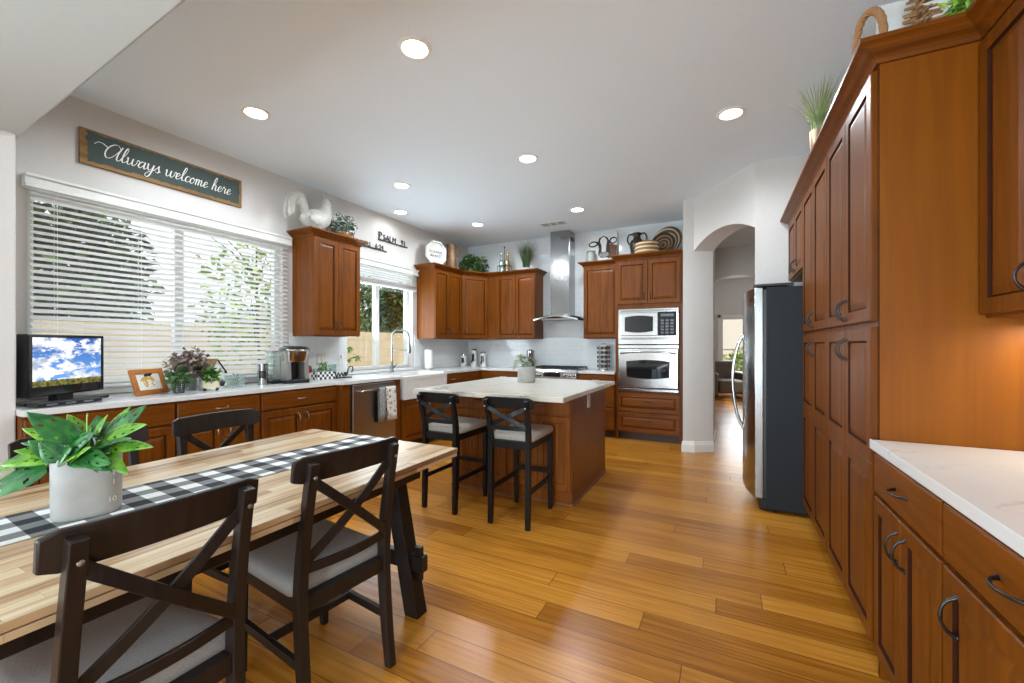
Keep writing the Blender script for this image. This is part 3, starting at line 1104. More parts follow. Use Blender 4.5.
# tall oven cabinet
OY = 5.825
t = thing('oven_cabinet', 'tall brown cabinet housing microwave and wall oven', 'cabinet', (-1.35, OY, 0))
m = MB()
OW = 0.863
m.box(0, 0.04, 0, BW - OY - 0.004, 0.0, 2.515)
m.box(OW - 0.04, OW, 0, BW - OY - 0.004, 0.0, 2.515)
m.box(0.04, OW - 0.04, 0, BW - OY - 0.004, 0.10, 0.665)
m.box(0.04, OW - 0.04, 0, BW - OY - 0.004, 1.775, 2.515)
m.box(0.04, OW - 0.04, 0.30, BW - OY - 0.004, 0.665, 1.775)
m.obj('carcass', CHERRY, t)
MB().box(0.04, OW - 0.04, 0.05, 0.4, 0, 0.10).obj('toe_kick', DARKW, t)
for x0, x1, hx in ((0.02, 0.428, 0.39), (0.432, 0.845, 0.47)):
    m = MB()
    panel(m, x0, x1, 1.845, 2.43)
    d_ = m.obj('door', [CHERRY, GLAZE], t)
    pull((hx, -0.02, 1.90), (hx, -0.02, 1.985)).obj('handle', BRONZE, d_, smooth=50)
for z0, z1 in ((0.385, 0.640), (0.118, 0.375)):
    m = MB()
    panel(m, 0.03, OW - 0.03, z0, z1, style='raised')
    d_ = m.obj('drawer', [CHERRY_X, GLAZE], t)
    pull((OW / 2 - 0.045, -0.02, (z0 + z1) / 2 + 0.02), (OW / 2 + 0.045, -0.02, (z0 + z1) / 2 + 0.02)).obj('handle', BRONZE, d_, smooth=50)
crown('crown_moulding', 'brown crown moulding on the tall oven cabinet', [(-1.35, BW - 0.004), (-1.35, OY), (-0.487, OY)], 2.45, CHERRY_X)


# built-in microwave
def rect_ring(m, x0, x1, z0, z1, ix0, ix1, iz0, iz1, y0, y1):
    m.box(x0, ix0, y0, y1, z0, z1)
    m.box(ix1, x1, y0, y1, z0, z1)
    m.box(ix0, ix1, y0, y1, z0, iz0)
    m.box(ix0, ix1, y0, y1, iz1, z1)


t = thing('microwave', 'built-in stainless microwave above the wall oven', 'microwave', (-1.35 + OW / 2, OY, 1.30))
m = MB()
rect_ring(m, -0.385, 0.385, 0, 0.475, -0.355, 0.355, 0.115, 0.425, -0.02, 0.0)
m.obj('trim_kit', STEEL, t, bev=0.003)
MB().box(-0.34, 0.34, 0.0, 0.28, 0.11, 0.43).obj('body', BLACK, t)
m = MB()
m.box(-0.355, 0.355, -0.012, -0.001, 0.088, 0.108)
for i in range(4):
    m.box(-0.35, 0.35, -0.0215, -0.02, 0.062 + i * 0.008, 0.066 + i * 0.008)
    m.box(-0.35, 0.35, -0.0215, -0.02, 0.438 + i * 0.007, 0.441 + i * 0.007)
m.obj('vent_slots', BLACK, t)
m = MB()
m.box(-0.355, 0.13, -0.028, 0.0, 0.115, 0.425)
d_ = m.obj('door', STEEL, t, bev=0.006)
m = MB()
gpts = [(-0.30, 0.175), (-0.30, 0.365)] + [(-0.30 + 0.37 * i / 8, 0.365 + 0.02 * math.sin(PI * i / 8)) for i in range(1, 8)] + [(0.07, 0.365), (0.07, 0.175)] + [(0.07 - 0.37 * i / 8, 0.175 - 0.02 * math.sin(PI * i / 8)) for i in range(1, 8)]
m.prism(gpts, -0.030, -0.027, 'y')
m.obj('window', BLACKG, d_)
MB().box(0.135, 0.355, -0.026, 0.0, 0.115, 0.425).obj('control_panel', BLACKG, t, bev=0.003)
m = MB()
for r in range(5):
    for c in range(3):
        m.box(0.165 + c * 0.06, 0.205 + c * 0.06, -0.0275, -0.026, 0.14 + r * 0.04, 0.165 + r * 0.04)
m.box(0.165, 0.325, -0.0275, -0.026, 0.365, 0.40)
m.obj('buttons', plain('button_grey', (0.10, 0.11, 0.12), 0.4), t)

# wall oven
t = thing('wall_oven', 'built-in stainless wall oven below the microwave', 'oven', (-1.35 + OW / 2, OY, 0.67))
MB().box(-0.37, 0.37, 0.0, 0.29, 0.01, 0.61).obj('body', BLACK, t)
MB().box(-0.385, 0.385, -0.015, 0.0, 0.575, 0.618).obj('top_trim', STEEL, t, bev=0.003)
MB().box(-0.385, 0.385, -0.03, 0.0, 0.0, 0.035).obj('lower_vent', STEEL, t, bev=0.004)
m = MB()
m.box(-0.38, 0.38, -0.035, 0.0, 0.05, 0.568)
d_ = m.obj('door', STEEL, t, bev=0.006)
m = MB()
gpts = [(-0.27, 0.19), (-0.28, 0.40)] + [(-0.28 + 0.56 * i / 8, 0.40 + 0.022 * math.sin(PI * i / 8)) for i in range(1, 8)] + [(0.28, 0.40), (0.27, 0.19)] + [(0.27 - 0.54 * i / 8, 0.19 - 0.022 * math.sin(PI * i / 8)) for i in range(1, 8)]
m.prism(gpts, -0.037, -0.034, 'y')
m.obj('window', BLACKG, d_)
m = MB()
m.tube(catmull([(-0.34, -0.035, 0.50), (-0.33, -0.075, 0.51), (-0.15, -0.088, 0.528), (0.15, -0.088, 0.528), (0.33, -0.075, 0.51), (0.34, -0.035, 0.50)]), 0.012, 12)
m.obj('bar_handle', STEEL, d_, smooth=50)

# range
t = thing('range', 'slide-in gas range with steel knobs below the hood', 'stove', (-2.27, FY - 0.03, 0))
MB().box(-0.378, 0.378, 0.03, 0.58, 0.02, 0.90).obj('body', STEELD, t)
m = MB()
m.prism([(-0.01, 0.80), (0.03, 0.80), (0.03, 0.925), (0.045, 0.93), (0.06, 0.93), (0.02, 0.93), (-0.005, 0.90)][:5] + [(0.02, 0.932), (-0.008, 0.895)], -0.38, 0.38, 'x')
m.obj('control_panel', STEEL, t, bev=0.002)
MB().box(-0.13, 0.13, -0.013, -0.004, 0.825, 0.885).obj('display', BLACKG, t)
for x in (-0.33, -0.26, -0.19, 0.20, 0.27, 0.34):
    m = MB()
    m.lathe([(0.0, 0.0), (0.026, 0.0), (0.026, 0.006), (0.019, 0.008), (0.017, 0.034), (0.0, 0.036)], 18)
    m.xf(Matrix.Translation((x, -0.008, 0.852)) @ Matrix.Rotation(R(90), 4, 'X'))
    m.obj('knob', STEEL, t, smooth=40)
m = MB()
panel(m, -0.37, 0.37, 0.26, 0.78, 0.03, 0.04, style='slab')
d_ = m.obj('oven_door', STEEL, t)
m = MB()
m.tube([(-0.32, -0.055, 0.735), (0.32, -0.055, 0.735)], 0.012, 10)
for x in (-0.30, 0.30):
    m.tube([(x, -0.01, 0.735), (x, -0.055, 0.735)], 0.009, 8)
m.obj('bar_handle', STEEL, d_, smooth=50)
MB().box(-0.37, 0.37, 0.0, 0.03, 0.06, 0.245).obj('warming_drawer', STEEL, t, bev=0.004)
MB().box(-0.38, 0.38, 0.02, 0.585, 0.90, 0.928).obj('cooktop', BLACKG, t, bev=0.004)
for gx in (-0.25, 0.0, 0.25):
    m = MB()
    for x in (-0.11, 0.0, 0.11):
        m.box(gx + x - 0.006, gx + x + 0.006, 0.05, 0.56, 0.945, 0.962)
    for y in (0.06, 0.30, 0.55):
        m.box(gx - 0.115, gx + 0.115, y - 0.006, y + 0.006, 0.945, 0.961)
    for x in (-0.11, 0.11):
        for y in (0.06, 0.55):
            m.box(gx + x - 0.008, gx + x + 0.008, y - 0.008, y + 0.008, 0.927, 0.946)
    m.obj('grate', IRON, t)

# hood
t = thing('range_hood', 'stainless steel chimney range hood with an arched canopy', 'range hood', (-2.27, BW - 0.004, 1.66))
m = MB()
m.box(-0.155, 0.155, -0.27, 0.0, 0.06, CZ - 1.66)
m.obj('chimney', STEELZ, t, bev=0.003)
MB().box(0.1552, 0.1562, -0.20, -0.06, CZ - 1.66 - 0.15, CZ - 1.66 - 0.09).obj('vent_grille', BLACK, t)
m = MB()
NX = 20
rings = []
for i in range(NX + 1):
    u = -1 + 2 * i / NX
    x = 0.352 * u
    z = 0.02 + 0.055 * (1 - abs(u) ** 1.6)
    yf = -0.48 - 0.03 * (1 - u * u)
    rings.append([(x, 0, z - 0.012), (x, yf, z - 0.020), (x, yf, z), (x, 0, z + 0.008)])
m.rings(rings)
m.obj('canopy', STEEL, t, smooth=35)
m = MB()
m.rings([[(-0.30, -0.40, 0.058), (0.30, -0.40, 0.058), (0.30, 0, 0.058), (-0.30, 0, 0.058)], [(-0.155, -0.27, 0.10), (0.155, -0.27, 0.10), (0.155, 0, 0.10), (-0.155, 0, 0.10)]])
m.obj('canopy_shoulder', STEEL, t)
MB().box(-0.26, 0.26, -0.40, -0.06, 0.015, 0.035).obj('filter', STEELD, t)

# ------------------------------------------------------------------ island
IX0, IX1, IY0, IY1 = -2.24, -1.09, 3.20, 4.25
t = thing('kitchen_island', 'brown kitchen island base with drawers and beadboard doors', 'kitchen island', (IX0, IY0, 0))
IW, ID = IX1 - IX0, IY1 - IY0
MB().box(0, IW, 0.0, ID, 0.10, 0.885).obj('carcass', ISLEW, t, bev=0.003)
MB().box(0.0, IW, 0.01, ID, 0.0, 0.10).obj('toe_kick', ISLEW, t)
m = MB()
for pth in ([(-0.001, -0.004), (IW + 0.001, -0.004)],):
    m.box(-0.012, IW + 0.014, -0.014 + 0.01, 0.01, 0.0, 0.018)
m.box(IW, IW + 0.014, 0.01, ID, 0.0, 0.018)
m.box(-0.012, 0.0, 0.01, ID, 0.0, 0.018)
m.obj('base_moulding', plain('shoe_moulding', srgb(132, 84, 56), 0.4), t, bev=0.004)
for x0, x1 in ((0.004, IW / 2 - 0.002), (IW / 2 + 0.002, IW - 0.004)):
    m = MB()
    panel(m, x0, x1, 0.725, 0.872, style='slab')
    d_ = m.obj('drawer', ISLEW, t)
    pull(((x0 + x1) / 2 - 0.045, -0.02, 0.80), ((x0 + x1) / 2 + 0.045, -0.02, 0.80)).obj('handle', NICKEL, d_, smooth=50)
    for k in range(2):
        a = x0 + (x1 - x0) * k / 2 + 0.001
        b = x0 + (x1 - x0) * (k + 1) / 2 - 0.001
        m = MB()
        panel(m, a, b, 0.118, 0.712, style='flat', fr=0.05)
        nb = 5
        for q in range(nb):
            c0 = a + 0.058 + (b - a - 0.116) * q / nb
            c1 = a + 0.058 + (b - a - 0.116) * (q + 1) / nb - 0.006
            m.box(c0, c1, -0.0165, -0.010, 0.178, 0.652)
        d_ = m.obj('door', ISLEW, t)
        hx = b - 0.03 if k == 0 else a + 0.03
        pull((hx, -0.02, 0.56), (hx, -0.02, 0.645)).obj('handle', NICKEL, d_, smooth=50)
o = MB().prism([(-2.33, 2.76), (-1.0, 2.76), (-1.0, 4.29), (-2.33, 4.29)], 0.886, 0.922).obj('island_worktop', CREAMQ, bev=0.003)
tag(o, 'cream veined quartz worktop of the kitchen island', 'worktop')
t = thing('power_outlet', 'white power outlet on the end of the kitchen island', 'outlet', (IX1 + 0.001, 3.66, 0.79), R(90))
MB().box(-0.036, 0.036, -0.007, 0.0, -0.058, 0.058).obj('cover_plate', WHITE, t, bev=0.002)
m = MB()
for z in (-0.022, 0.022):
    m.box(-0.016, 0.016, -0.009, -0.007, z - 0.014, z + 0.014)
m.obj('socket', plain('outlet_face', srgb(214, 212, 206), 0.4), t)

# ------------------------------------------------------------------ right run: pantry, refrigerator, counter (faces -X: rot -90, loc.y is the far end)
RDEP = RW - RX - 0.004


def pantry_fronts(w, end=0.0):
    g = 0.004
    c = (w - end) / 2
    e = w - end - g
    return [('door', g, c - 0.002, 1.385, 2.372, ('v', c - 0.032, 1.455, 0.095)), ('door', c + 0.002, e, 1.385, 2.372, ('v', c + 0.032, 1.455, 0.095)),
            ('door', g, c - 0.002, 0.112, 1.362, ('v', c - 0.032, 1.268, 0.095), 'double', 0.823), ('door', c + 0.002, e, 0.112, 1.362, ('v', c + 0.032, 1.268, 0.095), 'double', 0.823)]


pa = cabinet('pantry_cabinet', 'tall brown four-door pantry cabinet beside the right worktop', (RX, 2.93, 0), RROT, 0.818, RDEP, 0, 2.452, pantry_fronts(0.818, 0.012), 0.105, group='tall pantry cabinets')
m = MB()
m.box(0.8185, 0.83, 0.0, RDEP, 0.0, 2.452)
m.box(0.8185, 0.832, 0.0, 0.045, 0.0, 2.38)
m.obj('end_panel', LIT_CHERRY, pa)['label'] = 'smooth golden brown end panel'
cabinet('pantry_cabinet', 'tall brown four-door pantry cabinet right next to the refrigerator', (RX, 3.764, 0), RROT, 0.830, RDEP, 0, 2.452, pantry_fronts(0.830), 0.105, group='tall pantry cabinets')
cabinet('overhead_cabinet', 'brown two-door cabinet above the refrigerator', (RX, 4.56, 1.86), RROT, 0.792, RDEP, 0, 0.592,
        [('door', 0.004, 0.394, 0.012, 0.512, ('v', 0.36, 0.085, 0.09)), ('door', 0.398, 0.788, 0.012, 0.512, ('v', 0.43, 0.085, 0.09))])
wc = wallcab('brown wall cabinet above the right worktop', (0.825, 2.088, 0), RROT, 0.64, RW - 0.829, 1.385, 2.375, None, 0.077)
o = crown('crown_moulding', 'long brown crown moulding along the top of the right pantry cabinets', [(RW - 0.004, 4.56), (RX, 4.56), (RX, 2.10), (0.825, 2.10), (0.825, 1.448)], 2.378, CHERRY_X, 1.0, 1.08, None, 0.82)
t = thing('under_cabinet_light', 'slim white light under the right wall cabinet', 'light', (0.98, 1.78, 1.384), 0)
MB().box(-0.03, 0.03, -0.22, 0.22, -0.018, 0).obj('housing', WHITE, t, bev=0.003)
MB().box(-0.024, 0.024, -0.21, 0.21, -0.0195, -0.018).obj('lens', emit('strip_lens', (1.0, 0.88, 0.68), 6.0), t)
lamp('strip_light', 'AREA', (0.98, 1.93, 1.362), (0, 0, 0), 1.5, (1.0, 0.93, 0.80), shape='RECTANGLE', size=0.05, size_y=0.26)

cabinet('base_cabinet', 'brown base cabinet with one drawer over two doors beside the pantry', (RX, 2.095, 0), RROT, 0.572, RDEP, 0, 0.884,
        [('drawer', 0.004, 0.568, 0.722, 0.872, ('h', 0.286, 0.80, 0.1)), ('door', 0.004, 0.284, 0.105, 0.708, ('v', 0.253, 0.61, 0.1)), ('door', 0.288, 0.568, 0.105, 0.708, ('v', 0.319, 0.61, 0.1))], 0.10, group='base cabinets under the right worktop')
cabinet('base_cabinet', 'brown base cabinet with one drawer over one door in the near right corner', (RX, 1.519, 0), RROT, 0.66, RDEP, 0, 0.884,
        [('drawer', 0.006, 0.656, 0.722, 0.872, ('h', 0.32, 0.80, 0.11)), ('door', 0.006, 0.656, 0.105, 0.708, ('v', 0.085, 0.61, 0.1))], 0.10, group='base cabinets under the right worktop')
o = MB().prism([(0.507, 0.55), (RW - 0.002, 0.55), (RW - 0.002, 2.094), (RX + 0.001, 2.094), (RX - 0.022, 2.094), (RX - 0.022, 2.11), (0.507, 2.11)], WZ0, WZ1).obj('worktop', QUARTZ, bev=0.002)
tag(o, 'white quartz worktop in the near right corner', 'worktop')

# refrigerator
FRG = plain('textured_charcoal_steel', srgb(36, 39, 43), 0.55, 0.1, 0.1, 140, spec=0.25)
t = thing('refrigerator', 'stainless side-by-side refrigerator with dark sides', 'refrigerator', (0.285, 4.63, 0), RROT)
FWD = 0.855
MB().box(0, FWD, 0.0, 0.83, 0.025, 1.735).obj('body', FRG, t, bev=0.006)
MB().box(0.01, FWD - 0.01, -0.02, 0.0, 0.10, 1.72).obj('door_gasket', BLACK, t)
m = MB()
m.box(0.01, FWD - 0.008, -0.045, 0.10, 0.012, 0.095)
m.obj('base_grille', FRG, t, bev=0.012)
m = MB()
for x in (0.05, FWD - 0.05):
    for y in (0.06, 0.75):
        m.lathe([(0.02, 0), (0.02, 0.03)], 10, (x, y, 0))
m.obj('feet', BLACK, t)


def fr_y(x):
    u = (x - FWD / 2) / (FWD / 2)
    return -0.078 - 0.068 * (1 - u * u)


for x0, x1 in ((0.003, FWD * 0.46), (FWD * 0.46 + 0.006, FWD - 0.003)):
    m = MB()
    xs = [x0 + (x1 - x0) * i / 12 for i in range(13)]
    poly = [(x, fr_y(x)) for x in xs] + [(x1, -0.022), (x0, -0.022)]
    m.prism(poly, 0.10, 1.735)
    d_ = m.obj('door', STEELZ, t, smooth=30, bev=0.004)
    hx = x1 - 0.035 if x0 < 0.1 else x0 + 0.035
    hy = fr_y(hx)
    m = MB()
    pts = [(hx, hy + 0.005, 0.56)] + [(hx, hy - 0.075 * math.sin(PI * k / 10) ** 0.8 - 0.004, 0.56 + 0.82 * k / 10) for k in range(1, 10)] + [(hx, hy + 0.005, 1.38)]
    m.tube(catmull(pts, 3), 0.013, 10)
    m.obj('handle', STEEL, d_, smooth=60)
m = MB()
m.lathe([(0.0, 0), (0.014, 0), (0.014, 0.003), (0.0, 0.004)], 18)
m.xf(Matrix.Translation((FWD - 0.10, fr_y(FWD - 0.10) - 0.001, 1.655)) @ Matrix.Rotation(R(90), 4, 'X'))
m.obj('badge', plain('badge_dark', (0.08, 0.08, 0.085), 0.3, 0.5), t)
m = MB()
m.box(0.02, FWD - 0.02, -0.07, 0.14, 1.736, 1.752)
m.box(FWD - 0.13, FWD - 0.02, -0.085, 0.18, 1.736, 1.765)
m.box(0.02, 0.13, -0.085, 0.18, 1.736, 1.765)
m.obj('hinge_cover', BLACK, t, bev=0.004)

# ------------------------------------------------------------------ dining table
TX0, TX1, TY0, TY1, TZ = -2.39, -1.26, -0.32, 1.852, 0.745
t = thing('dining_table', 'long wooden plank dining table with black trestle legs', 'table', ((TX0 + TX1) / 2, (TY0 + TY1) / 2, 0))
hx, hy = (TX1 - TX0) / 2, (TY1 - TY0) / 2
m = MB()
m.box(-hx, hx, -hy, hy, TZ - 0.020, TZ)
m.box(-hx + 0.012, hx - 0.012, -hy + 0.012, hy - 0.012, TZ - 0.024, TZ - 0.020)
m.box(-hx + 0.003, hx - 0.003, -hy + 0.003, hy - 0.003, TZ - 0.042, TZ - 0.024)
m.obj('tabletop', TABLEM, t, bev=0.003)
for s in (-1, 1):
    MB().box(s * (hx - 0.085) - 0.016, s * (hx - 0.085) + 0.016, -hy + 0.22, hy - 0.22, TZ - 0.105, TZ - 0.043).obj('side_rail', BLKWOOD, t, bev=0.003)
for yy in (1.592 - (TY0 + TY1) / 2, -(1.592 - (TY0 + TY1) / 2)):
    for s in (-1, 1):
        m = MB()
        q = lambda x, z: [(x - 0.040, yy - 0.036, z), (x + 0.040, yy - 0.036, z), (x + 0.040, yy + 0.036, z), (x - 0.040, yy + 0.036, z)]
        m.rings([q(s * 0.500, 0.0), q(s * 0.350, TZ - 0.043)])
        m.obj('leg', BLKWOOD, t, bev=0.003)
    m = MB()
    m.box(-0.555, 0.555, yy - 0.02, yy + 0.02, 0.212, 0.286)
    cb = m.obj('crossbar', BLKWOOD, t, bev=0.003)
    for s in (-1, 1):
        m = MB()
        m.rings([[(s * 0.51, yy - 0.013, 0.165), (s * 0.535, yy - 0.013, 0.165), (s * 0.535, yy + 0.013, 0.165), (s * 0.51, yy + 0.013, 0.165)],
                 [(s * 0.498, yy - 0.013, 0.325), (s * 0.535, yy - 0.013, 0.325), (s * 0.535, yy + 0.013, 0.325), (s * 0.498, yy + 0.013, 0.325)]])
        m.obj('wedge_key', BLKWOOD, cb)
    MB().box(-hx + 0.10, hx - 0.10, yy - 0.036, yy + 0.036, TZ - 0.10, TZ - 0.043).obj('top_beam', BLKWOOD, t, bev=0.003)

# runner
GING = gingham('gingham_cloth', 0.058)
m = MB()
prof = [(-1.38, 0.0)] + [(-1.38 + i * 0.1, 0.0) for i in range(1, 21)] + [(0.757, 0.0), (0.766, -0.001), (0.772, -0.006), (0.775, -0.02), (0.777, -0.06), (0.778, -0.12)]
rows = []
for k in range(9):
    x = -0.15 + 0.30 * k / 8
    rows.append([(x, y, z + (0.0015 * math.sin(y * 11 + x * 9) + 0.0015 if z == 0 else 0)) for y, z in prof])
for a, b in zip(rows[:-1], rows[1:]):
    for i in range(len(prof) - 1):
        m.face([a[i], b[i], b[i + 1], a[i + 1]])
bmesh.ops.remove_doubles(m.bm, verts=m.bm.verts, dist=1e-5)
o = m.obj('table_runner', GING, None, smooth=60, loc=(-1.853, 1.088, TZ + 0.0012))
o.rotation_euler = (0, 0, R(-3.4))
s_ = o.modifiers.new('thickness', 'SOLIDIFY')
s_.thickness = 0.0015
s_.offset = 1.0
tag(o, 'black and white gingham runner along the dining table', 'table runner')

# ------------------------------------------------------------------ X-back chairs and bar stools


def make_chair(name, label, cat, group, W, D, SZ, H, foot_back, low, wm, fm, rail_h=0.095, zlow=None, Wt=None, ext=0.022):
    """faces local +Y; the back posts stand at y = 0 at seat height"""
    t = thing(name, label, cat, (0, 0, 0), 0, group)
    px = W / 2 - 0.028
    tx = (Wt or W) / 2 - 0.028
    lean = 0.066
    for s in (-1, 1):
        m = MB()
        pts = catmull([(s * px, -foot_back, 0), (s * px, -foot_back * 0.35, SZ * 0.45), (s * px, 0, SZ - 0.04), (s * (px * 0.6 + tx * 0.4), -lean * 0.25, SZ + (H - SZ) * 0.35), (s * tx, -lean, H - 0.022)], 5)
        n = len(pts)
        m.sweep(pts, 0.032, [0.034 + 0.012 * math.sin(PI * min(1, i / (n - 1) * 1.15)) for i in range(n)], (0, 1, 0))
        lg = m.obj('leg', wm, t, bev=0.003)
        m = MB()
        m.lathe([(0.0, 0), (0.007, 0), (0.006, 0.003), (0.0, 0.004)], 12)
        m.xf(Matrix.Translation((s * tx, -lean - 0.016, H - 0.07)) @ Matrix.Rotation(R(82), 4, 'X'))
        m.obj('screw_cap', NICKEL, lg)
        m = MB()
        m.sweep([(s * px, D - 0.03, 0), (s * px, D - 0.03, SZ * 0.6), (s * px, D - 0.03, SZ - 0.03)], [0.028, 0.034, 0.036], [0.028, 0.034, 0.036], (0, 1, 0))
        m.obj('leg', wm, t, bev=0.003)
    # top rail, gently curved in plan, on the front of the posts
    m = MB()
    rings = []
    N = 14
    hw = (Wt or W) / 2 + ext
    for i in range(N + 1):
        u = -1 + 2 * i / N
        x = hw * u
        e = max(0, abs(u) - 0.9) / 0.1
        z0 = H - rail_h + 0.003 * (1 - u * u) + 0.010 * e * e
        z1 = H - 0.004 + 0.004 * (1 - u * u) - 0.012 * e * e
        y0 = lambda z: -lean * (z - SZ) / (H - SZ) + 0.016 - 0.028 * (1 - u * u) + 0.006
        rings.append([(x, y0(z0), z0), (x, y0(z0) + 0.02, z0), (x, y0(z1) + 0.02, z1), (x, y0(z1), z1)])
    m.rings(rings)
    m.obj('top_rail', wm, t, smooth=35, bev=0.004)
    zl = zlow or SZ + 0.068
    zt = H - rail_h + 0.008
    yb = lambda z: -lean * (z - SZ) / (H - SZ) * 0.95
    # lower curved rail
    m = MB()
    m.sweep([(-px + px * 2 * i / 10, yb(zl) - 0.022 * math.sin(PI * i / 10), zl) for i in range(11)], 0.016, 0.032, (0, 0, 1))
    m.obj('lower_rail', wm, t, bev=0.003)
    for s, off in ((1, 0.006), (-1, -0.008)):
        m = MB()
        m.sweep([(s * (-px + (px + tx) * i / 8), (yb(zl) + (yb(zt) - yb(zl)) * i / 8) - 0.022 * math.sin(PI * i / 8) + off, zl + 0.01 + (zt - zl - 0.005) * i / 8) for i in range(9)], 0.032, 0.012, (0, -1, 0.15))
        m2 = m
        m2.obj('cross_slat', wm, t, bev=0.002)
    # seat frame and cushion
    m = MB()
    a = px - 0.016
    m.box(-a, a, -0.014, 0.034, SZ - 0.082, SZ - 0.028)
    m.box(-a, a, D - 0.044, D - 0.016, SZ - 0.082, SZ - 0.030)
    for s in (-1, 1):
        m.box(s * px - 0.012, s * px + 0.012, 0.016, D - 0.046, SZ - 0.082, SZ - 0.030)
    m.obj('seat_frame', wm, t, bev=0.002)
    m = MB()
    rings = []
    for z, ins in ((SZ - 0.030, 0.006), (SZ - 0.018, 0.0), (SZ + 0.004, 0.001), (SZ + 0.016, 0.010), (SZ + 0.022, 0.030), (SZ + 0.026, 0.08)):
        x = W / 2 - 0.004 - ins
        y0, y1 = 0.019 + ins, D + 0.004 - ins
        c = 0.03 - ins * 0.2
        rr = []
        for cx, cy, a0 in ((x - c, y1 - c, 0), (-x + c, y1 - c, 90), (-x + c, y0 + c, 180), (x - c, y0 + c, 270)):
            for k in range(4):
                an = R(a0 + 30 * k)
                rr.append((cx + c * math.cos(an), cy + c * math.sin(an), z))
        rings.append(rr)
    m.rings(rings)
    m.obj('seat_cushion', fm, t, smooth=50)
    # stretchers
    for s in (-1, 1):
        MB().box(s * px - 0.010, s * px + 0.010, 0.0, D - 0.045, low - 0.016, low + 0.016).obj('stretcher', wm, t, bev=0.002)
    if SZ > 0.55:
        MB().box(-px + 0.014, px - 0.014, D - 0.042, D - 0.020, low + 0.03, low + 0.062).obj('foot_rail', wm, t, bev=0.002)
    else:
        MB().box(-px + 0.01, px - 0.01, D * 0.5 - 0.01, D * 0.5 + 0.01, low - 0.014, low + 0.014).obj('stretcher', wm, t, bev=0.002)
    return t


CG = 'dark dining chairs around the plank table'
ch = make_chair('dining_chair', 'dark X-back dining chair nearest the camera with grey seat', 'chair', CG, 0.405, 0.45, 0.46, 0.921, 0.04, 0.20, BLKWOOD, FABRIC, 0.095, None, 0.392)
ch.location, ch.rotation_euler = (-1.236, 0.53, 0), (0, 0, R(89.5))
dup(ch, (-1.262, 1.118, 0), R(83), 'second dark X-back dining chair on the near side, by the table end')
dup(ch, (-2.43, 1.32, 0), R(-90), 'dark X-back dining chair across the table, in front of the drawers')
dup(ch, (-2.44, 0.785, 0), R(-91), 'dark X-back dining chair across the table, behind the potted leafy plant')
st = make_chair('bar_stool', 'black X-back bar stool standing left at the island', 'bar stool', 'bar stools at the island', 0.352, 0.455, 0.635, 0.925, 0.012, 0.25, STOOLW, FABRICL, 0.085, None, 0.372, 0.006)
st.location, st.rotation_euler = (-1.985, 2.675, 0), (0, 0, R(-1.5))
dup(st, (-1.372, 2.665, 0), R(1.0), 'black X-back bar stool standing right at the island corner')

# ------------------------------------------------------------------ potted leafy plant on the table
CONC = plain('concrete_pot', srgb(160, 158, 154), 0.8, 0, 0.09, 14)
CONCM = plain('pale_marking', srgb(236, 232, 226), 0.8, 0, 0.02)
SOIL = plain('soil', srgb(52, 40, 30), 0.95, 0, 0.3, 60)


def superell(rx, ry, n, k=3.2):
    out = []
    for i in range(n):
        a = 2 * PI * i / n
        c, s = math.cos(a), math.sin(a)
        out.append((rx * math.copysign(abs(c) ** (2 / k), c), ry * math.copysign(abs(s) ** (2 / k), s)))
    return out


TOPZ = TZ + 0.0045
t = thing('potted_plant', 'green split-leaf plant in an oval grey concrete pot on the gingham runner', 'potted plant', (-1.836, 0.590, TOPZ), R(27))
m = MB()
prof = [(0.93, 0.0), (0.97, 0.004), (0.985, 0.015), (1.0, 0.10), (1.0, 0.186), (0.985, 0.190), (0.955, 0.190), (0.95, 0.165)]
m.rings([[(x * s, y * s, z) for x, y in superell(0.083, 0.070, 48, 2.9)] for s, z in prof])
pot = m.obj('pot', CONC, t, smooth=50)
pot.rotation_euler = (0, 0, R(45))
for s, sz, ax, az in (('dia', 0.026, 0.044, 0.158), ('1', 0.022, 0.060, 0.128), ('1', 0.022, 0.060, 0.100), ('10', 0.022, 0.056, 0.045)):
    b2 = MB().mesh(text_mesh(s, sz, 0.0004))
    b2.xf(Matrix.Rotation(R(90), 4, 'X'))
    for v in b2.bm.verts:                     # wrap the marking round the pot wall
        x = v.co.x + ax
        y = -0.070 * max(0.0, 1 - (abs(x) / 0.083) ** 2.9) ** (1 / 2.9)
        v.co = Vector((x, y - 0.0012 + v.co.y, v.co.z + az))
    b2.obj('marking', CONCM, pot)
MB().rings([[(x * 0.93, y * 0.93, 0.160) for x, y in superell(0.083, 0.070, 32, 2.9)], [(x * 0.93, y * 0.93, 0.168) for x, y in superell(0.083, 0.070, 32, 2.9)]]).obj('soil', SOIL, t).rotation_euler = (0, 0, R(45))

MON = NT('monstera_leaf')
v = MON.noise(MON.coord(), 30.0, 2.0)
MONM = MON.fin(MON.ramp(v, [(0.35, srgb(20, 74, 32)), (0.65, srgb(48, 112, 44))]), 0.32)
MON2 = NT('young_monstera_leaf')
v = MON2.noise(MON2.coord(), 30.0, 2.0)
MON2M = MON2.fin(MON2.ramp(v, [(0.35, srgb(66, 124, 22)), (0.65, srgb(110, 160, 40))]), 0.35)
STEMM = plain('pale_stem', srgb(134, 176, 84), 0.45)


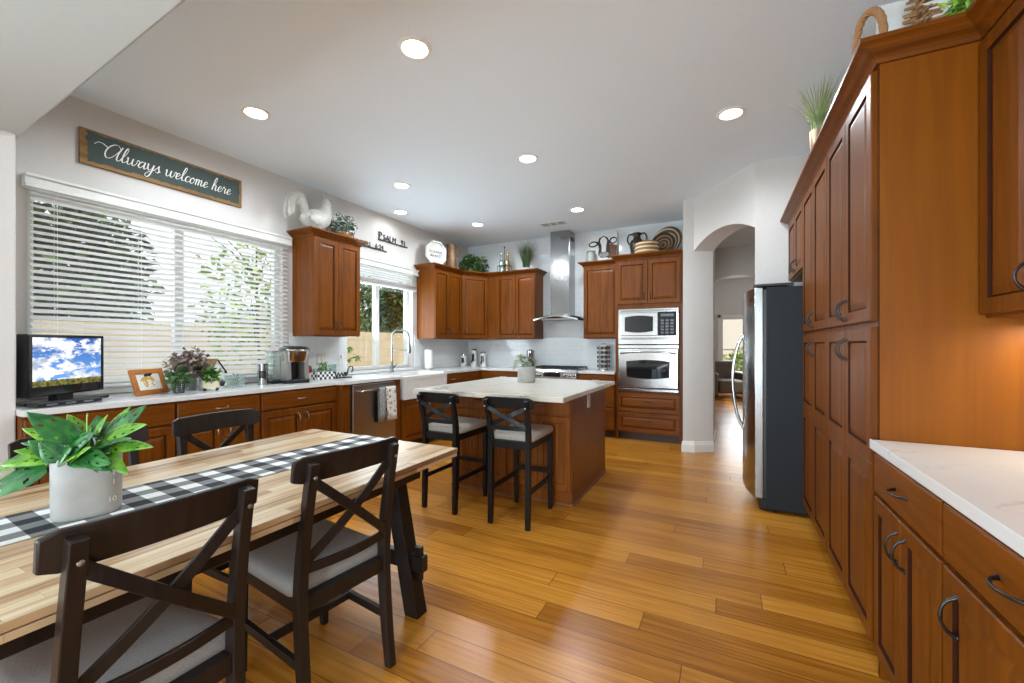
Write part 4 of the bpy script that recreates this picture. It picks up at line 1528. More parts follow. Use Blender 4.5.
def split_leaf(base, tip, face, W, bend, holes, name, mm, parent):
    """perforated pointed leaf from base to tip; face = direction its upper side looks"""
    base, tip, face = Vector(base), Vector(tip), Vector(face).normalized()
    d = tip - base
    L = d.length
    d.normalize()
    s = d.cross(face).normalized()
    u = s.cross(d).normalized()
    m = MB()
    NU, NV = 30, 22
    grid = {}

    def pos(i, j):
        t = i / NU
        q = -1 + 2 * j / NV
        w = W * 0.5 * (math.sin(PI * min(1, (t * 0.97 + 0.03)) ** 0.62) ** 0.8) * (1 - 0.10 * t)
        return base + d * (L * t) + s * (w * q) + u * (-bend * L * (t * t) - 0.10 * W * q * q + bend * 0.55 * L * t + 0.10 * W * (1 - abs(q)) * -0.6)
    for i in range(NU + 1):
        for j in range(NV + 1):
            grid[i, j] = m.bm.verts.new(pos(i, j))
    for i in range(NU):
        for j in range(NV):
            t = (i + 0.5) / NU
            q = -1 + 2 * (j + 0.5) / NV
            hole = False
            for ht, hq, rt, rq in holes:
                sk = t - 0.16 * abs(q) - ht
                if (sk / rt) ** 2 + ((q - hq) / rq) ** 2 < 1:
                    hole = True
            if not hole:
                m.bm.faces.new((grid[i, j], grid[i + 1, j], grid[i + 1, j + 1], grid[i, j + 1]))
    bmesh.ops.delete(m.bm, geom=[v for v in m.bm.verts if not v.link_faces], context='VERTS')
    return m.obj(name, mm, parent, smooth=80, fix=False)


rng = random.Random(8)
PXM = 1.40 / 420
# (base px, tip px, width px, toward-camera offsets of base and tip, kind) in the photo's picture of this plant, turned into metres about the pot
LV = [((82, 438), (46, 407), 27, .02, .05, 0), ((74, 442), (30, 424), 20, .00, .02, 1), ((70, 440), (24, 457), 20, .03, .08, 0), ((86, 446), (34, 452), 26, .05, .10, 1),
      ((62, 450), (6, 470), 15, .03, .10, 1), ((70, 458), (18, 486), 30, .07, .14, 0), ((96, 440), (128, 406), 26, -.02, -.05, 0), ((100, 440), (144, 420), 24, .00, .02, 1),
      ((100, 446), (156, 440), 22, .00, .03, 1), ((104, 446), (149, 461), 18, .03, .09, 1), ((90, 448), (136, 452), 24, .06, .10, 0), ((84, 444), (108, 428), 26, .05, .06, 0),
      ((88, 452), (74, 434), 18, .08, .10, 0), ((98, 446), (140, 430), 18, .02, .05, 0), ((74, 446), (36, 436), 18, .00, .04, 0), ((80, 440), (58, 414), 17, -.02, -.03, 1), ((92, 438), (108, 408), 16, -.04, -.07, 1), ((100, 450), (138, 458), 17, .07, .10, 0), ((94, 452), (114, 438), 18, .07, .09, 1), ((76, 448), (52, 440), 18, .05, .10, 1), ((90, 444), (98, 424), 18, .02, .03, 0), ((82, 442), (92, 416), 16, -.03, -.04, 1), ((84, 450), (62, 432), 22, .06, .09, 0), ((92, 452), (104, 446), 20, .08, .10, 1), ((80, 452), (96, 440), 24, .07, .09, 0), ((86, 440), (70, 418), 22, -.04, -.08, 0),
      ((94, 440), (112, 418), 22, -.05, -.09, 0), ((78, 450), (44, 446), 26, .02, .04, 0), ((98, 450), (124, 444), 24, .04, .06, 0)]
lv0 = Vector((88, 448))


def p3(px, tow):
    l, z = (px[0] - 88) * PXM, (457 - px[1]) * PXM + 0.175
    return Vector((l, -tow, z))                # local x = picture right, local -y = towards the camera


m = MB()
for b_, t_, wpx, o0, o1, kind in LV:
    b, e = p3(b_, o0), p3(t_, o1)
    holes = []
    for side in (-1, 1):
        for k in range(4):
            holes.append((0.16 + k * 0.17 + rng.uniform(-.02, .02), side * rng.uniform(0.42, 0.55), 0.030, rng.uniform(0.12, 0.20)))
    if kind == 0 and rng.random() < 0.35:
        holes = holes[::2]
    dirv = (e - b)
    face = Vector((rng.uniform(-0.5, 0.5), -rng.uniform(0.3, 0.8), 0.75))
    split_leaf(b, e, face, wpx * PXM * 0.92, rng.uniform(0.12, 0.22), holes, 'leaf', MON2M if kind else MONM, t)
    r0 = Vector((b.x * 0.35, b.y * 0.4, 0.166))
    m.tube(catmull([r0, (r0 + b) / 2 + Vector((0, 0, 0.015)), b]), [0.003] * 10 + [0.002], 6)
m.tube(catmull([(0.01, 0.0, 0.166), (0.022, -0.02, 0.22), (0.028, -0.03, 0.30), (0.03, -0.03, 0.325)]), [0.0036] * 8 + [0.0028, 0.002, 0.002, 0.002, 0.002, 0.002, 0.001, 0.001], 7)
m.obj('stems', STEMM, t, smooth=60)
m = MB()
bush(m, (0, -0.01, 0.185), 0.10, 0.06, 0.04, 60, 0.06, 0.024, rng, 0, 0.2)
m.obj('low_leaves', MONM, t)['kind'] = 'stuff'

# ------------------------------------------------------------------ wall writing
# welcome sign
t = thing('welcome_sign', 'long dark green wooden sign with white script lettering above the left window', 'sign', (LW + 0.002, 1.836, 2.722), LROT)
SWH, SHH = 0.562, 0.128
MB().box(-SWH, SWH, -0.022, 0.0, -SHH, SHH).obj('board', wood('weathered_board', srgb(110, 84, 52), srgb(156, 122, 78), 0.7, 'x', 1.0, 0.0), t, bev=0.002)
m = MB()
rng = random.Random(4)
edge = []
for i in range(60):
    edge.append((-SWH + 0.035 + (2 * SWH - 0.06) * i / 59, -SHH + 0.022 + rng.uniform(0, 0.014)))
for i in range(12):
    edge.append((SWH - 0.018 - rng.uniform(0, 0.014), -SHH + 0.03 + (2 * SHH - 0.05) * i / 11))
for i in range(60):
    edge.append((SWH - 0.025 - (2 * SWH - 0.06) * i / 59, SHH - 0.012 - rng.uniform(0, 0.012)))
for i in range(12):
    edge.append((-SWH + 0.028 + rng.uniform(0, 0.02), SHH - 0.02 - (2 * SHH - 0.05) * i / 11))
m.prism(edge, -0.0235, -0.0215, 'y')
m.obj('painted_field', plain('sign_green', srgb(62, 74, 70), 0.75, 0, 0.08, 12), t)

GL = {
    'A': ([[(-1.5, 1.45), (-1.1, 1.85), (-0.5, 1.8), (0.1, 1.5)], [(1.75, 1.75), (1.35, 2.2), (0.75, 2.1), (0.2, 1.45), (0.05, 0.6), (0.35, 0.05), (0.95, 0.25), (1.6, 1.3), (1.95, 2.15)], [(1.95, 2.15), (1.65, 1.1), (1.6, 0.25), (1.85, 0.0), (2.25, 0.4)]], 2.05),
    'l': ([[(0, .3), (.45, 1.1), (.68, 1.9), (.6, 2.25), (.4, 2.0), (.24, 1.1), (.25, .3), (.45, 0), (.85, .35)]], 0.75),
    'w': ([[(0, .85), (.14, 1), (.2, .6), (.2, .2), (.42, 0), (.72, .35), (.84, 1), (.82, .3), (1.05, 0), (1.38, .4), (1.45, 1), (1.75, .85)]], 1.62),
    'a': ([[(.88, .85), (.55, 1), (.2, .7), (.1, .25), (.35, 0), (.7, .4), (.92, 1)], [(.92, 1), (.85, .35), (1.0, 0), (1.35, .4)]], 1.22),
    'y': ([[(0, .9), (.12, 1), (.18, .4), (.4, .05), (.75, .4), (.92, 1), (.85, .1), (.62, -.75), (.3, -1.0), (.05, -.75), (.3, -.3), (1.25, .35)]], 1.12),
    's': ([[(0, .3), (.4, .85), (.52, 1.1), (.55, .7), (.72, .3), (.5, 0), (.15, .12)], [(.5, 0), (.95, .3)]], 0.85),
    'e': ([[(0, .35), (.4, .5), (.62, .8), (.45, 1), (.18, .75), (.12, .25), (.38, 0), (.85, .35)]], 0.78),
    'c': ([[(.68, .8), (.45, 1), (.15, .7), (.12, .2), (.4, 0), (.85, .35)]], 0.78),
    'o': ([[(.5, 1), (.15, .7), (.12, .2), (.4, 0), (.7, .35), (.68, .8), (.45, 1), (.6, .8), (1.0, .85)]], 0.92),
    'm': ([[(0, .75), (.14, 1), (.14, .5), (.12, 0)], [(.12, 0), (.2, .6), (.45, 1), (.58, .75), (.55, 0)], [(.55, 0), (.65, .6), (.9, 1), (1.03, .75), (1.0, .25), (1.15, 0), (1.5, .4)]], 1.4),
    'h': ([[(0, .3), (.4, 1.1), (.62, 1.9), (.52, 2.25), (.32, 1.9), (.18, .9), (.1, 0)], [(.1, 0), (.25, .65), (.52, 1), (.68, .75), (.64, .25), (.8, 0), (1.15, .4)]], 1.05),
    'r': ([[(0, .4), (.25, 1.12), (.34, .88), (.62, .82), (.56, .3), (.72, 0), (1.05, .38)]], 0.95),
}
m = MB()
xpen = 0.0
strokes = []
for chr_ in 'Always welcome here':
    if chr_ == ' ':
        xpen += 0.75
        continue
    st_, adv = GL[chr_]
    for s_ in st_:
        strokes.append([(x + xpen + 0.28 * y, y) for x, y in s_])
    xpen += adv
UX, UY = 0.905 / (xpen + 0.3), 0.053
for s_ in strokes:
    P = [Vector((-0.435 + x * UX, -0.0245, -0.042 + y * UY)) for x, y in s_]
    P = catmull(P, 6)
    rr = []
    for i, p in enumerate(P):
        d = (P[min(i + 1, len(P) - 1)] - P[max(i - 1, 0)]).normalized()
        rr.append(0.0022 + 0.0026 * max(0, -d.z))
    m.tube(P, rr, 6, flat=((0, 1, 0), 0.3))
m.obj('lettering', plain('white_paint', srgb(236, 236, 230), 0.6, 0, 0.01), t)

# metal words


def words(name, label, parts, y, z, bar, bz):
    """black cut metal words standing on a bar; parts = (text, size, local x, baseline z)"""
    t = thing(name, label, 'wall letters', (LW + 0.003, y, z), LROT, 'black metal words on the left wall')
    m = MB()
    for s, size, x, zb in parts:
        me = text_mesh(s, size, 0.003, 0.0, 'LEFT')
        tm = MB().mesh(me)
        tm.xf(Matrix.Translation((x, -0.008, zb + size * 0.36)) @ Matrix.Rotation(R(90), 4, 'X'))
        q = bpy.data.meshes.new('tmp')
        tm.bm.to_mesh(q)
        tm.bm.free()
        m.mesh(q)
        bpy.data.meshes.remove(q)
    m.obj('letters', IRON, t)
    MB().box(0, bar, -0.014, 0, bz - 0.012, bz + 0.002).obj('base_bar', IRON, t)


words('metal_words', 'black metal words PSALM 91 on the wall above the sink window', [('P', 0.135, 0.0, 0.0), ('SALM', 0.105, 0.088, 0.0), ('91', 0.105, 0.435, 0.0)], 4.175, 2.705, 0.57, 0.0)
words('metal_words', 'black metal words with 6:24 partly behind the cabinet crown', [('N', 0.100, 0.0, 0.0), ('UMBERS', 0.078, 0.068, 0.0), ('6:24', 0.088, 0.430, 0.0)], 3.69, 2.565, 0.64, 0.0)

# ------------------------------------------------------------------ on top of the cabinets
CT1, CT2, CT3, CT4 = 2.494, 2.484, 2.514, 2.519
RST = plain('distressed_white_ceramic', srgb(178, 175, 167), 0.55, 0, 0.13, 26)
t = thing('rooster_figurine', 'large white distressed rooster figurine on top of the wall cabinet', 'figurine', (-3.93, 3.07, CT1), R(90))
# local +x = tail to beak
m = MB()
bp = [(-0.165, 0.215), (-0.14, 0.20), (-0.08, 0.185), (0.0, 0.195), (0.07, 0.225), (0.115, 0.29), (0.135, 0.36), (0.148, 0.42), (0.155, 0.455)]
br = [0.015, 0.058, 0.102, 0.116, 0.110, 0.088, 0.064, 0.052, 0.036]
m.tube(catmull([(x, 0, z - 0.055) for x, z in bp], 5), [br[min(8, i // 5)] + (br[min(8, i // 5 + 1)] - br[min(8, i // 5)]) * (i % 5) / 5 for i in range(41)], 18, flat=((0, 1, 0), 0.78))
bd = m.obj('body', RST, t, smooth=60)
m = MB()
m.tube([(0.175, 0, 0.40), (0.20, 0, 0.39), (0.222, 0, 0.373)], [0.016, 0.011, 0.002], 8)
m.obj('beak', RST, t, smooth=60)
m = MB()
for x, z, h in ((0.115, 0.42, 0.05), (0.135, 0.432, 0.065), (0.155, 0.432, 0.055), (0.172, 0.423, 0.035)):
    m.tube([(x, 0, z - 0.03), (x - 0.01, 0, z + h * 0.5), (x - 0.022, 0, z + h)], [0.016, 0.012, 0.003], 8, flat=((0, 1, 0), 0.5))
m.tube([(0.178, 0, 0.375), (0.186, 0, 0.345), (0.180, 0, 0.32)], [0.010, 0.014, 0.006], 8, flat=((0, 1, 0), 0.5))
m.obj('comb', RST, t, smooth=60)
m = MB()
for s in (-1, 1):
    m.ball((0.172, s * 0.030, 0.397), 0.006, 8)
m.obj('eyes', BLACK, t, smooth=60)
m = MB()
for k in range(9):
    u = k / 8
    y = (-1) ** k * 0.010 * (k % 3)
    top = (-0.155 - 0.065 * u, 0.305 + 0.04 * math.sin(PI * (0.25 + 0.6 * u)))
    end = (-0.20 - 0.12 * u, 0.25 - 0.17 * u)
    pts = catmull([(-0.10, y * 0.3, 0.135 + 0.03 * (1 - u)), (-0.14, y, 0.235), (top[0], y, top[1]), ((top[0] + end[0]) / 2 - 0.03, y * 1.3, (top[1] + end[1]) / 2 + 0.04), (end[0], y * 1.3, end[1])], 5)
    n = len(pts)
    m.tube(pts, [0.022 + 0.024 * math.sin(PI * min(1, 0.1 + i / n)) for i in range(n - 1)] + [0.005], 10, flat=((0, 1, 0), 0.5))
m.obj('tail', RST, t, smooth=60)
for s in (-1, 1):
    m = MB()
    rings = []
    for i in range(9):
        u = i / 8
        w = 0.055 * math.sin(PI * (0.1 + 0.85 * u)) ** 0.7
        x = 0.07 - 0.20 * u
        zc = 0.14 - 0.015 * u
        rings.append([(x, s * 0.083, zc + w), (x, s * (0.083 + 0.014), zc), (x, s * 0.083, zc - w), (x, s * 0.06, zc)])
    m.rings(rings)
    m.obj('wing', RST, t, smooth=60)
m = MB()
for s in (-1, 1):
    m.tube([(0.01, s * 0.035, 0.075), (0.005, s * 0.035, 0.045), (0.0, s * 0.035, 0.02)], [0.04, 0.022, 0.017], 10)
m.lathe([(0.0, 0), (0.085, 0), (0.08, 0.02), (0.06, 0.035), (0.0, 0.038)], 20, (0.0, 0, 0))
m.obj('legs_and_base', RST, t, smooth=60)

WICK = NT('wicker')
wv = WICK.n('ShaderNodeTexWave', {'Vector': WICK.coord(), 'Scale': 45.0, 'Distortion': 4.0, 'Detail': 2.0}, bands_direction='Z')
WICKM = WICK.fin(WICK.ramp(wv.outputs[1], [(0.2, srgb(112, 74, 42)), (0.8, srgb(190, 142, 92))]), 0.75)
EUC = foliage_mat('dusty_green_leaves', srgb(86, 104, 92), srgb(136, 150, 136), 0.7)
IVY = foliage_mat('ivy_leaves', srgb(34, 62, 30), srgb(86, 122, 62), 0.45)
GRS = foliage_mat('grass_blades', srgb(46, 66, 34), srgb(88, 110, 62), 0.6)


def basket_plant(name, label, cat, loc, bw, bh, crad, n, L, W, lm, seed, potm, rz=0.0, squash=0.5, sy=1.0):
    rng = random.Random(seed)
    t = thing(name, label, cat, loc, rz)
    m = MB()
    m.lathe([(0.0, 0), (bw * 0.8, 0), (bw, bh), (bw * 1.02, bh), (bw * 0.98, bh + 0.008), (bw * 0.9, bh - 0.01), (0.0, bh - 0.012)], 24, sy=sy)
    m.obj('container', potm, t, smooth=50)
    m = MB()
    for _ in range(14):
        a = rng.uniform(0, 6.28)
        m.tube([(0, 0, bh - 0.015), (math.cos(a) * crad * 0.4, math.sin(a) * crad * 0.4 * sy, bh + crad * squash * 0.7), (math.cos(a) * crad * 0.8, math.sin(a) * crad * 0.8 * sy, bh + crad * squash * 0.8)], 0.0025, 5)
    m.obj('stems', STEMM, t)
    m = MB()
    bush(m, (0, 0, bh + crad * squash * 0.55), crad, crad * sy, crad * squash, n, L, W, rng, 0, 0.25, 0.6, 0.25)
    m.obj('leaves', lm, t)['kind'] = 'stuff'
    return t


basket_plant('basket_plant', 'dusty green bushy plant in a low wicker basket beside the rooster', 'plant', (-3.90, 3.40, CT1), 0.12, 0.06, 0.19, 620, 0.045, 0.02, EUC, 21, WICKM, 0, 0.75, 0.75)
basket_plant('ivy_plant', 'dark green ivy bush on top of the corner cabinets', 'plant', (-3.79, 6.02, CT2), 0.10, 0.05, 0.27, 720, 0.06, 0.04, IVY, 22, WICKM, 0, 0.62)

# octagonal sign
t = thing('market_sign', 'white octagonal wooden sign lettered FLOWERS MARKET on the corner cabinets', 'sign', (-3.92, 5.17, CT2 + 0.198), R(90 - 14))
oc = [(0.185 / math.cos(PI / 8) * math.cos(PI / 8 + k * PI / 4), 0.185 / math.cos(PI / 8) * math.sin(PI / 8 + k * PI / 4)) for k in range(8)]
MB().prism([(x * 0.95, z * 0.95) for x, z in oc], -0.005, 0.008, 'y').obj('board', plain('cream_board', srgb(205, 201, 191), 0.7, 0, 0.03), t)
m = MB()
for k in range(8):
    a, b = oc[k], oc[(k + 1) % 8]
    q = lambda p, s: (p[0] * s, p[1] * s)
    o_, i_ = (a, b), (q(a, 0.88), q(b, 0.88))
    m.rings([[(o_[0][0], -0.022, o_[0][1]), (i_[0][0], -0.022, i_[0][1]), (i_[0][0], 0.01, i_[0][1]), (o_[0][0], 0.01, o_[0][1])],
             [(o_[1][0], -0.022, o_[1][1]), (i_[1][0], -0.022, i_[1][1]), (i_[1][0], 0.01, i_[1][1]), (o_[1][0], 0.01, o_[1][1])]])
m.obj('frame', plain('white_wash', srgb(232, 230, 224), 0.6, 0, 0.05, 30), t)
m = MB()
for s, size, z in (('FLOWERS', 0.058, 0.015), ('MARKET', 0.058, -0.042), ('- . -', 0.03, -0.085)):
    me = text_mesh(s, size, 0.0008, 0.0012)
    tm = MB().mesh(me)
    tm.xf(Matrix.Translation((0, -0.0062, z)) @ Matrix.Rotation(R(90), 4, 'X'))
    q = bpy.data.meshes.new('tmp')
    tm.bm.to_mesh(q)
    tm.bm.free()
    m.mesh(q)
    bpy.data.meshes.remove(q)
m.obj('lettering', BLACK, t)

CLAY = plain('brown_enamel', srgb(104, 70, 40), 0.5, 0.1, 0.35, 14)
t = thing('pitcher', 'brown metal pitcher standing behind the octagonal sign', 'pitcher', (-3.87, 5.50, CT2))
m = MB()
m.lathe([(0.0, 0), (0.095, 0), (0.098, 0.01), (0.085, 0.12), (0.072, 0.26), (0.070, 0.34), (0.078, 0.385), (0.074, 0.385), (0.066, 0.34), (0.0, 0.33)], 24)
m.obj('body', CLAY, t, smooth=40)
m = MB()
m.tube(catmull([(0.05, 0.055, 0.36), (0.085, 0.09, 0.35), (0.095, 0.10, 0.28), (0.065, 0.075, 0.20)]), 0.008, 8)
m.obj('handle', CLAY, t, smooth=60)

# milk bottles in a wire carrier
t = thing('bottle_carrier', 'thin dark wire carrier on the cabinets left of the grass plant', 'bottle carrier', (-3.27, 6.17, CT2))
m = MB()
for z in (0.012, 0.12):
    m.tube([(-0.105, -0.05, z), (0.105, -0.05, z), (0.105, 0.05, z), (-0.105, 0.05, z)], 0.004, 6, closed=True)
for x, y in ((-0.105, -0.05), (0.105, -0.05), (0.105, 0.05), (-0.105, 0.05)):
    m.tube([(x, y, 0.006), (x, y, 0.122)], 0.004, 6)
m.tube([(-0.105, 0, 0.12), (0.105, 0, 0.12)], 0.004, 6)
m.tube([(0, 0, 0.01), (0, 0, 0.42)], 0.004, 6)
m.ball((0, 0, 0.43), 0.014, 8)
m.box(-0.105, 0.105, -0.05, 0.05, 0.006, 0.010)
m.obj('wire_frame', IRON, t)
for x, lab, mm in ((-0.055, 'clear glass milk bottle in the left side of the wire carrier', JARGL), (0.055, 'amber tinted glass bottle in the right side of the wire carrier', glass('amber_glass', (0.86, 0.76, 0.58), 0.05, 0.2))):
    o = MB().lathe([(0.0, 0), (0.042, 0), (0.046, 0.01), (0.046, 0.17), (0.026, 0.25), (0.022, 0.29), (0.027, 0.30), (0.027, 0.32), (0.021, 0.32), (0.019, 0.29), (0.022, 0.25), (0.041, 0.17), (0.041, 0.012), (0.0, 0.01)], 20, cap=False).obj('glass_bottle', mm, None, smooth=50, loc=(-3.27 + x, 6.17, CT2 + 0.0105))
    tag(o, lab, 'bottle', 'glass bottles in the wire carrier')


def grass_pot(label, loc, pr, ph, h, spread, n, seed, potm, lean=None, gm=None):
    rng = random.Random(seed)
    t = thing('grass_plant', label, 'plant', loc)
    MB().lathe([(0.0, 0), (pr * 0.8, 0), (pr, ph), (pr * 0.93, ph), (pr * 0.9, ph - 0.012), (0.0, ph - 0.014)], 24).obj('pot', potm, t, smooth=50)
    m = MB()
    blades(m, (0, 0, ph - 0.014), n, h, spread, pr, rng, 0, 0.007, lean)
    m.obj('blades', gm or GRS, t)['kind'] = 'stuff'


grass_pot('tall dark grass plant in a white pot left of the range hood', (-2.87, 6.17, CT2), 0.085, 0.05, 0.50, 0.17, 320, 31, CERAM)

JARC = plain('aged_tin', srgb(150, 152, 142), 0.5, 0.2, 0.2, 22)
t = thing('milk_can_jar', 'small grey weathered jar on the cabinet right of the hood', 'jar', (-1.80, 6.17, CT3))
t.scale = (0.84, 0.84, 0.76)
MB().lathe([(0.0, 0), (0.088, 0), (0.092, 0.01), (0.090, 0.16), (0.075, 0.20), (0.073, 0.215), (0.080, 0.22), (0.080, 0.245), (0.066, 0.245), (0.064, 0.21), (0.0, 0.20)], 24).obj('body', JARC, t, smooth=40)
m = MB()
m.tube(catmull([(-0.077, 0, 0.225), (-0.05, -0.075, 0.22), (0.05, -0.075, 0.22), (0.077, 0, 0.225)]), 0.003, 6)
m.obj('wire_bail', IRON, t)

# cow picture (white panel with a printed cow head)
t = thing('cow_picture', 'white panel printed with a black and white cow head, right of the hood', 'picture', (-1.64, 6.30, CT3), 0)
MB().box(-0.235, 0.205, 0.0, 0.022, 0.0, 0.46).obj('panel', plain('white_panel', srgb(216, 217, 216), 0.6, 0, 0.01), t)
ell = lambda cx, cz, rx, rz, n=20, rot=0: [(cx + rx * math.cos(2 * PI * k / n) * math.cos(rot) - rz * math.sin(2 * PI * k / n) * math.sin(rot), cz + rx * math.cos(2 * PI * k / n) * math.sin(rot) + rz * math.sin(2 * PI * k / n) * math.cos(rot)) for k in range(n)]
INK = plain('dark_ink', srgb(58, 54, 52), 0.8, 0, 0.3, 40)
INKG = plain('grey_ink', srgb(150, 146, 142), 0.8, 0, 0.2, 30)
INKB = plain('brown_ink', srgb(104, 74, 58), 0.8, 0, 0.15, 20)
WH = plain('white_ink', srgb(226, 224, 220), 0.8, 0, 0.03)
m = MB()
m.prism([(0.03, 0.16), (0.10, 0.30), (0.204, 0.27), (0.204, 0.11), (0.07, 0.08)], -0.0015, 0, 'y')
m.obj('printed_neck', INKB, t)
m = MB()
m.prism([(-0.095, 0.33), (-0.065, 0.40), (0.0, 0.43), (0.06, 0.40), (0.095, 0.33), (0.09, 0.25), (0.10, 0.16), (0.065, 0.10), (-0.04, 0.10), (-0.085, 0.15), (-0.07, 0.24)], -0.0025, 0, 'y')
m.prism(ell(-0.155, 0.315, 0.078, 0.046, 20, 0.1), -0.0025, 0, 'y')
m.prism(ell(0.145, 0.345, 0.062, 0.052, 20, 0.35), -0.0025, 0, 'y')
m.obj('printed_head', INK, t)
m = MB()
m.prism([(-0.055, 0.35), (-0.035, 0.395), (0.0, 0.415), (0.035, 0.39), (0.055, 0.35), (0.04, 0.28), (0.035, 0.19), (-0.03, 0.19), (-0.03, 0.28)], -0.0035, -0.0025, 'y')
m.prism(ell(-0.16, 0.315, 0.052, 0.024, 16, 0.1), -0.0035, -0.0025, 'y')
m.prism(ell(0.15, 0.345, 0.042, 0.030, 16, 0.35), -0.0035, -0.0025, 'y')
m.obj('printed_blaze', WH, t)
m = MB()
m.prism(ell(0.005, 0.148, 0.074, 0.040), -0.0035, -0.0025, 'y')
m.obj('printed_muzzle', INKG, t)
m = MB()
for x in (-0.025, 0.035):
    m.prism(ell(x, 0.165, 0.011, 0.008, 12), -0.0045, -0.0035, 'y')
m.obj('printed_nostrils', INK, t)

# urn, basket and trays on the oven cabinet
URN = plain('dark_bronze_ceramic', srgb(52, 42, 34), 0.4, 0.1, 0.25, 16)
t = thing('two_handled_urn', 'dark brown two-handled urn on top of the oven cabinet', 'urn', (-1.13, 6.20, CT4))
t.scale = (0.88, 0.88, 0.88)
MB().lathe([(0.0, 0), (0.065, 0), (0.075, 0.02), (0.105, 0.16), (0.118, 0.24), (0.10, 0.30), (0.062, 0.335), (0.052, 0.38), (0.068, 0.42), (0.075, 0.428), (0.064, 0.43), (0.045, 0.38), (0.0, 0.36)], 26).obj('body', URN, t, smooth=50)
for s in (-1, 1):
    m = MB()
    m.tube(catmull([(s * 0.058, 0, 0.405), (s * 0.115, 0, 0.42), (s * 0.150, 0, 0.37), (s * 0.145, 0, 0.30), (s * 0.108, 0, 0.245)]), 0.013, 10)
    m.obj('handle', URN, t, smooth=60)


def rings_mat(name, c1, c2, n, ax='r'):
    t = NT(name)
    x, y, z = t.xyz()
    r = t.mth('SQRT', t.mth('ADD', t.mth('MULTIPLY', x, x), t.mth('MULTIPLY', y, y))) if ax == 'r' else z
    f = t.mth('FRACT', t.mth('MULTIPLY', r, n))
    wv = t.noise(t.coord(), 60.0, 2.0)
    c = t.mix(t.mth('GREATER_THAN', f, 0.62), c1, c2)
    c = t.mix(t.mth('MULTIPLY', wv, 0.35), c, (0.05, 0.03, 0.02))
    return t.fin(c, 0.8)


BSK = rings_mat('striped_basket_weave', srgb(150, 108, 60), srgb(226, 208, 176), 18.0, 'z')
t = thing('striped_basket', 'tan and cream striped lidded basket between urn and trays', 'basket', (-0.955, 5.98, CT4))
t.scale = (0.88, 0.88, 0.95)
MB().lathe([(0.0, 0), (0.165, 0), (0.18, 0.02), (0.19, 0.10), (0.178, 0.115), (0.0, 0.115)], 30).obj('body', BSK, t, smooth=50)
MB().lathe([(0.0, 0.116), (0.182, 0.116), (0.185, 0.14), (0.165, 0.18), (0.10, 0.20), (0.0, 0.205)], 30).obj('lid', BSK, t, smooth=50)
MB().ball((0, 0, 0.225), 0.022, 8).obj('knob', WICKM, t, smooth=60)
for i, (x, y, r, yaw, c1, c2, nn, lab) in enumerate(((-0.765, 6.165, 0.165, 14, srgb(70, 52, 38), srgb(150, 118, 84), 22.0, 'small dark woven tray leaning in front of the others'),
                                                      (-0.735, 6.225, 0.20, 15, srgb(112, 86, 62), srgb(222, 206, 180), 20.0, 'middle striped woven tray leaning on the oven cabinet'),
                                                      (-0.715, 6.285, 0.222, 15, srgb(120, 96, 72), srgb(228, 214, 192), 17.0, 'largest striped woven tray leaning at the back'))):
    m = MB()
    m.lathe([(0.0, 0.0), (r * 0.7, 0.0), (r * 0.95, 0.03), (r, 0.05), (r * 0.96, 0.055), (r * 0.90, 0.036), (r * 0.68, 0.008), (0.0, 0.008)], 36, cap=False)
    o = m.obj('woven_tray', rings_mat('tray_weave', c1, c2, nn), None, smooth=50, loc=(x, y, CT4 + r * 0.985))
    o.rotation_euler = (R(78), 0, R(-yaw))
    tag(o, lab, 'tray', 'woven trays on the oven cabinet')

# on the right pantry cabinets
PT = 2.4565
GRS2 = foliage_mat('pale_grass_blades', srgb(104, 122, 70), srgb(168, 184, 128), 0.6)
POTW = NT('birch_pot')
PW = POTW.fin(POTW.ramp(POTW.noise(POTW.scaled(30, 30, 3), 1.0, 3.0), [(0.4, srgb(120, 84, 48)), (0.6, srgb(226, 208, 172))]), 0.8)
grass_pot('pale grass plant in a birch-look pot on the far pantry top', (0.56, 3.44, PT), 0.052, 0.27, 0.30, 0.17, 170, 33, PW, (0.0, -0.10, 0), GRS2)
t = thing('wicker_basket', 'wicker basket with arched twig handle on the near pantry corner', 'basket', (0.552, 2.29, PT))
MB().lathe([(0.0, 0), (0.05, 0), (0.056, 0.10), (0.060, 0.105), (0.052, 0.105), (0.046, 0.01), (0.0, 0.008)], 22, cap=False).obj('body', WICKM, t, smooth=40)
m = MB()
for ph in (0, 2.1, 4.2):
    pts = []
    for i in range(33):
        a = PI * i / 32
        tw = ph + i * 0.75
        rr = 0.056 + 0.008 * math.cos(tw)
        pts.append((math.cos(a) * rr * 0.72, math.sin(tw) * 0.008 - math.cos(a) * rr * 0.4, 0.10 + 0.155 * math.sin(a) ** 0.7 + 0.008 * math.cos(tw)))
    m.tube(pts, 0.009, 8)
m.obj('handle', WICKM, t, smooth=60)
t = thing('white_board', 'white painted wooden board on the pantry behind the twig tree', 'board', (0.84, 2.42, PT), R(6))
m = MB()
for k in range(4):
    m.box(-0.24 + k * 0.12, -0.1215 + k * 0.12, -0.011, 0.011, 0, 0.33)
m.obj('planks', WHITE, t, bev=0.003)
MB().box(-0.22, 0.22, 0.011, 0.026, 0.10, 0.14).obj('batten', WHITE, t)
t = thing('twig_tree', 'brown tree made of stacked twigs on the pantry top', 'ornament', (0.69, 2.225, PT))
rng = random.Random(17)
m = MB()
for k in range(34):
    z = 0.04 + k * 0.0068
    L = 0.072 * (1 - (k / 36) ** 1.1) + 0.012
    a = rng.uniform(-0.35, 0.35) + (1.57 if k % 2 else 0)
    dx, dy = math.cos(a) * L, math.sin(a) * L
    j = rng.uniform(-0.01, 0.01)
    m.tube([(-dx + j, -dy, z), (j, 0, z + 0.004), (dx + j, dy, z + rng.uniform(-.004, .006))], 0.0052, 6)
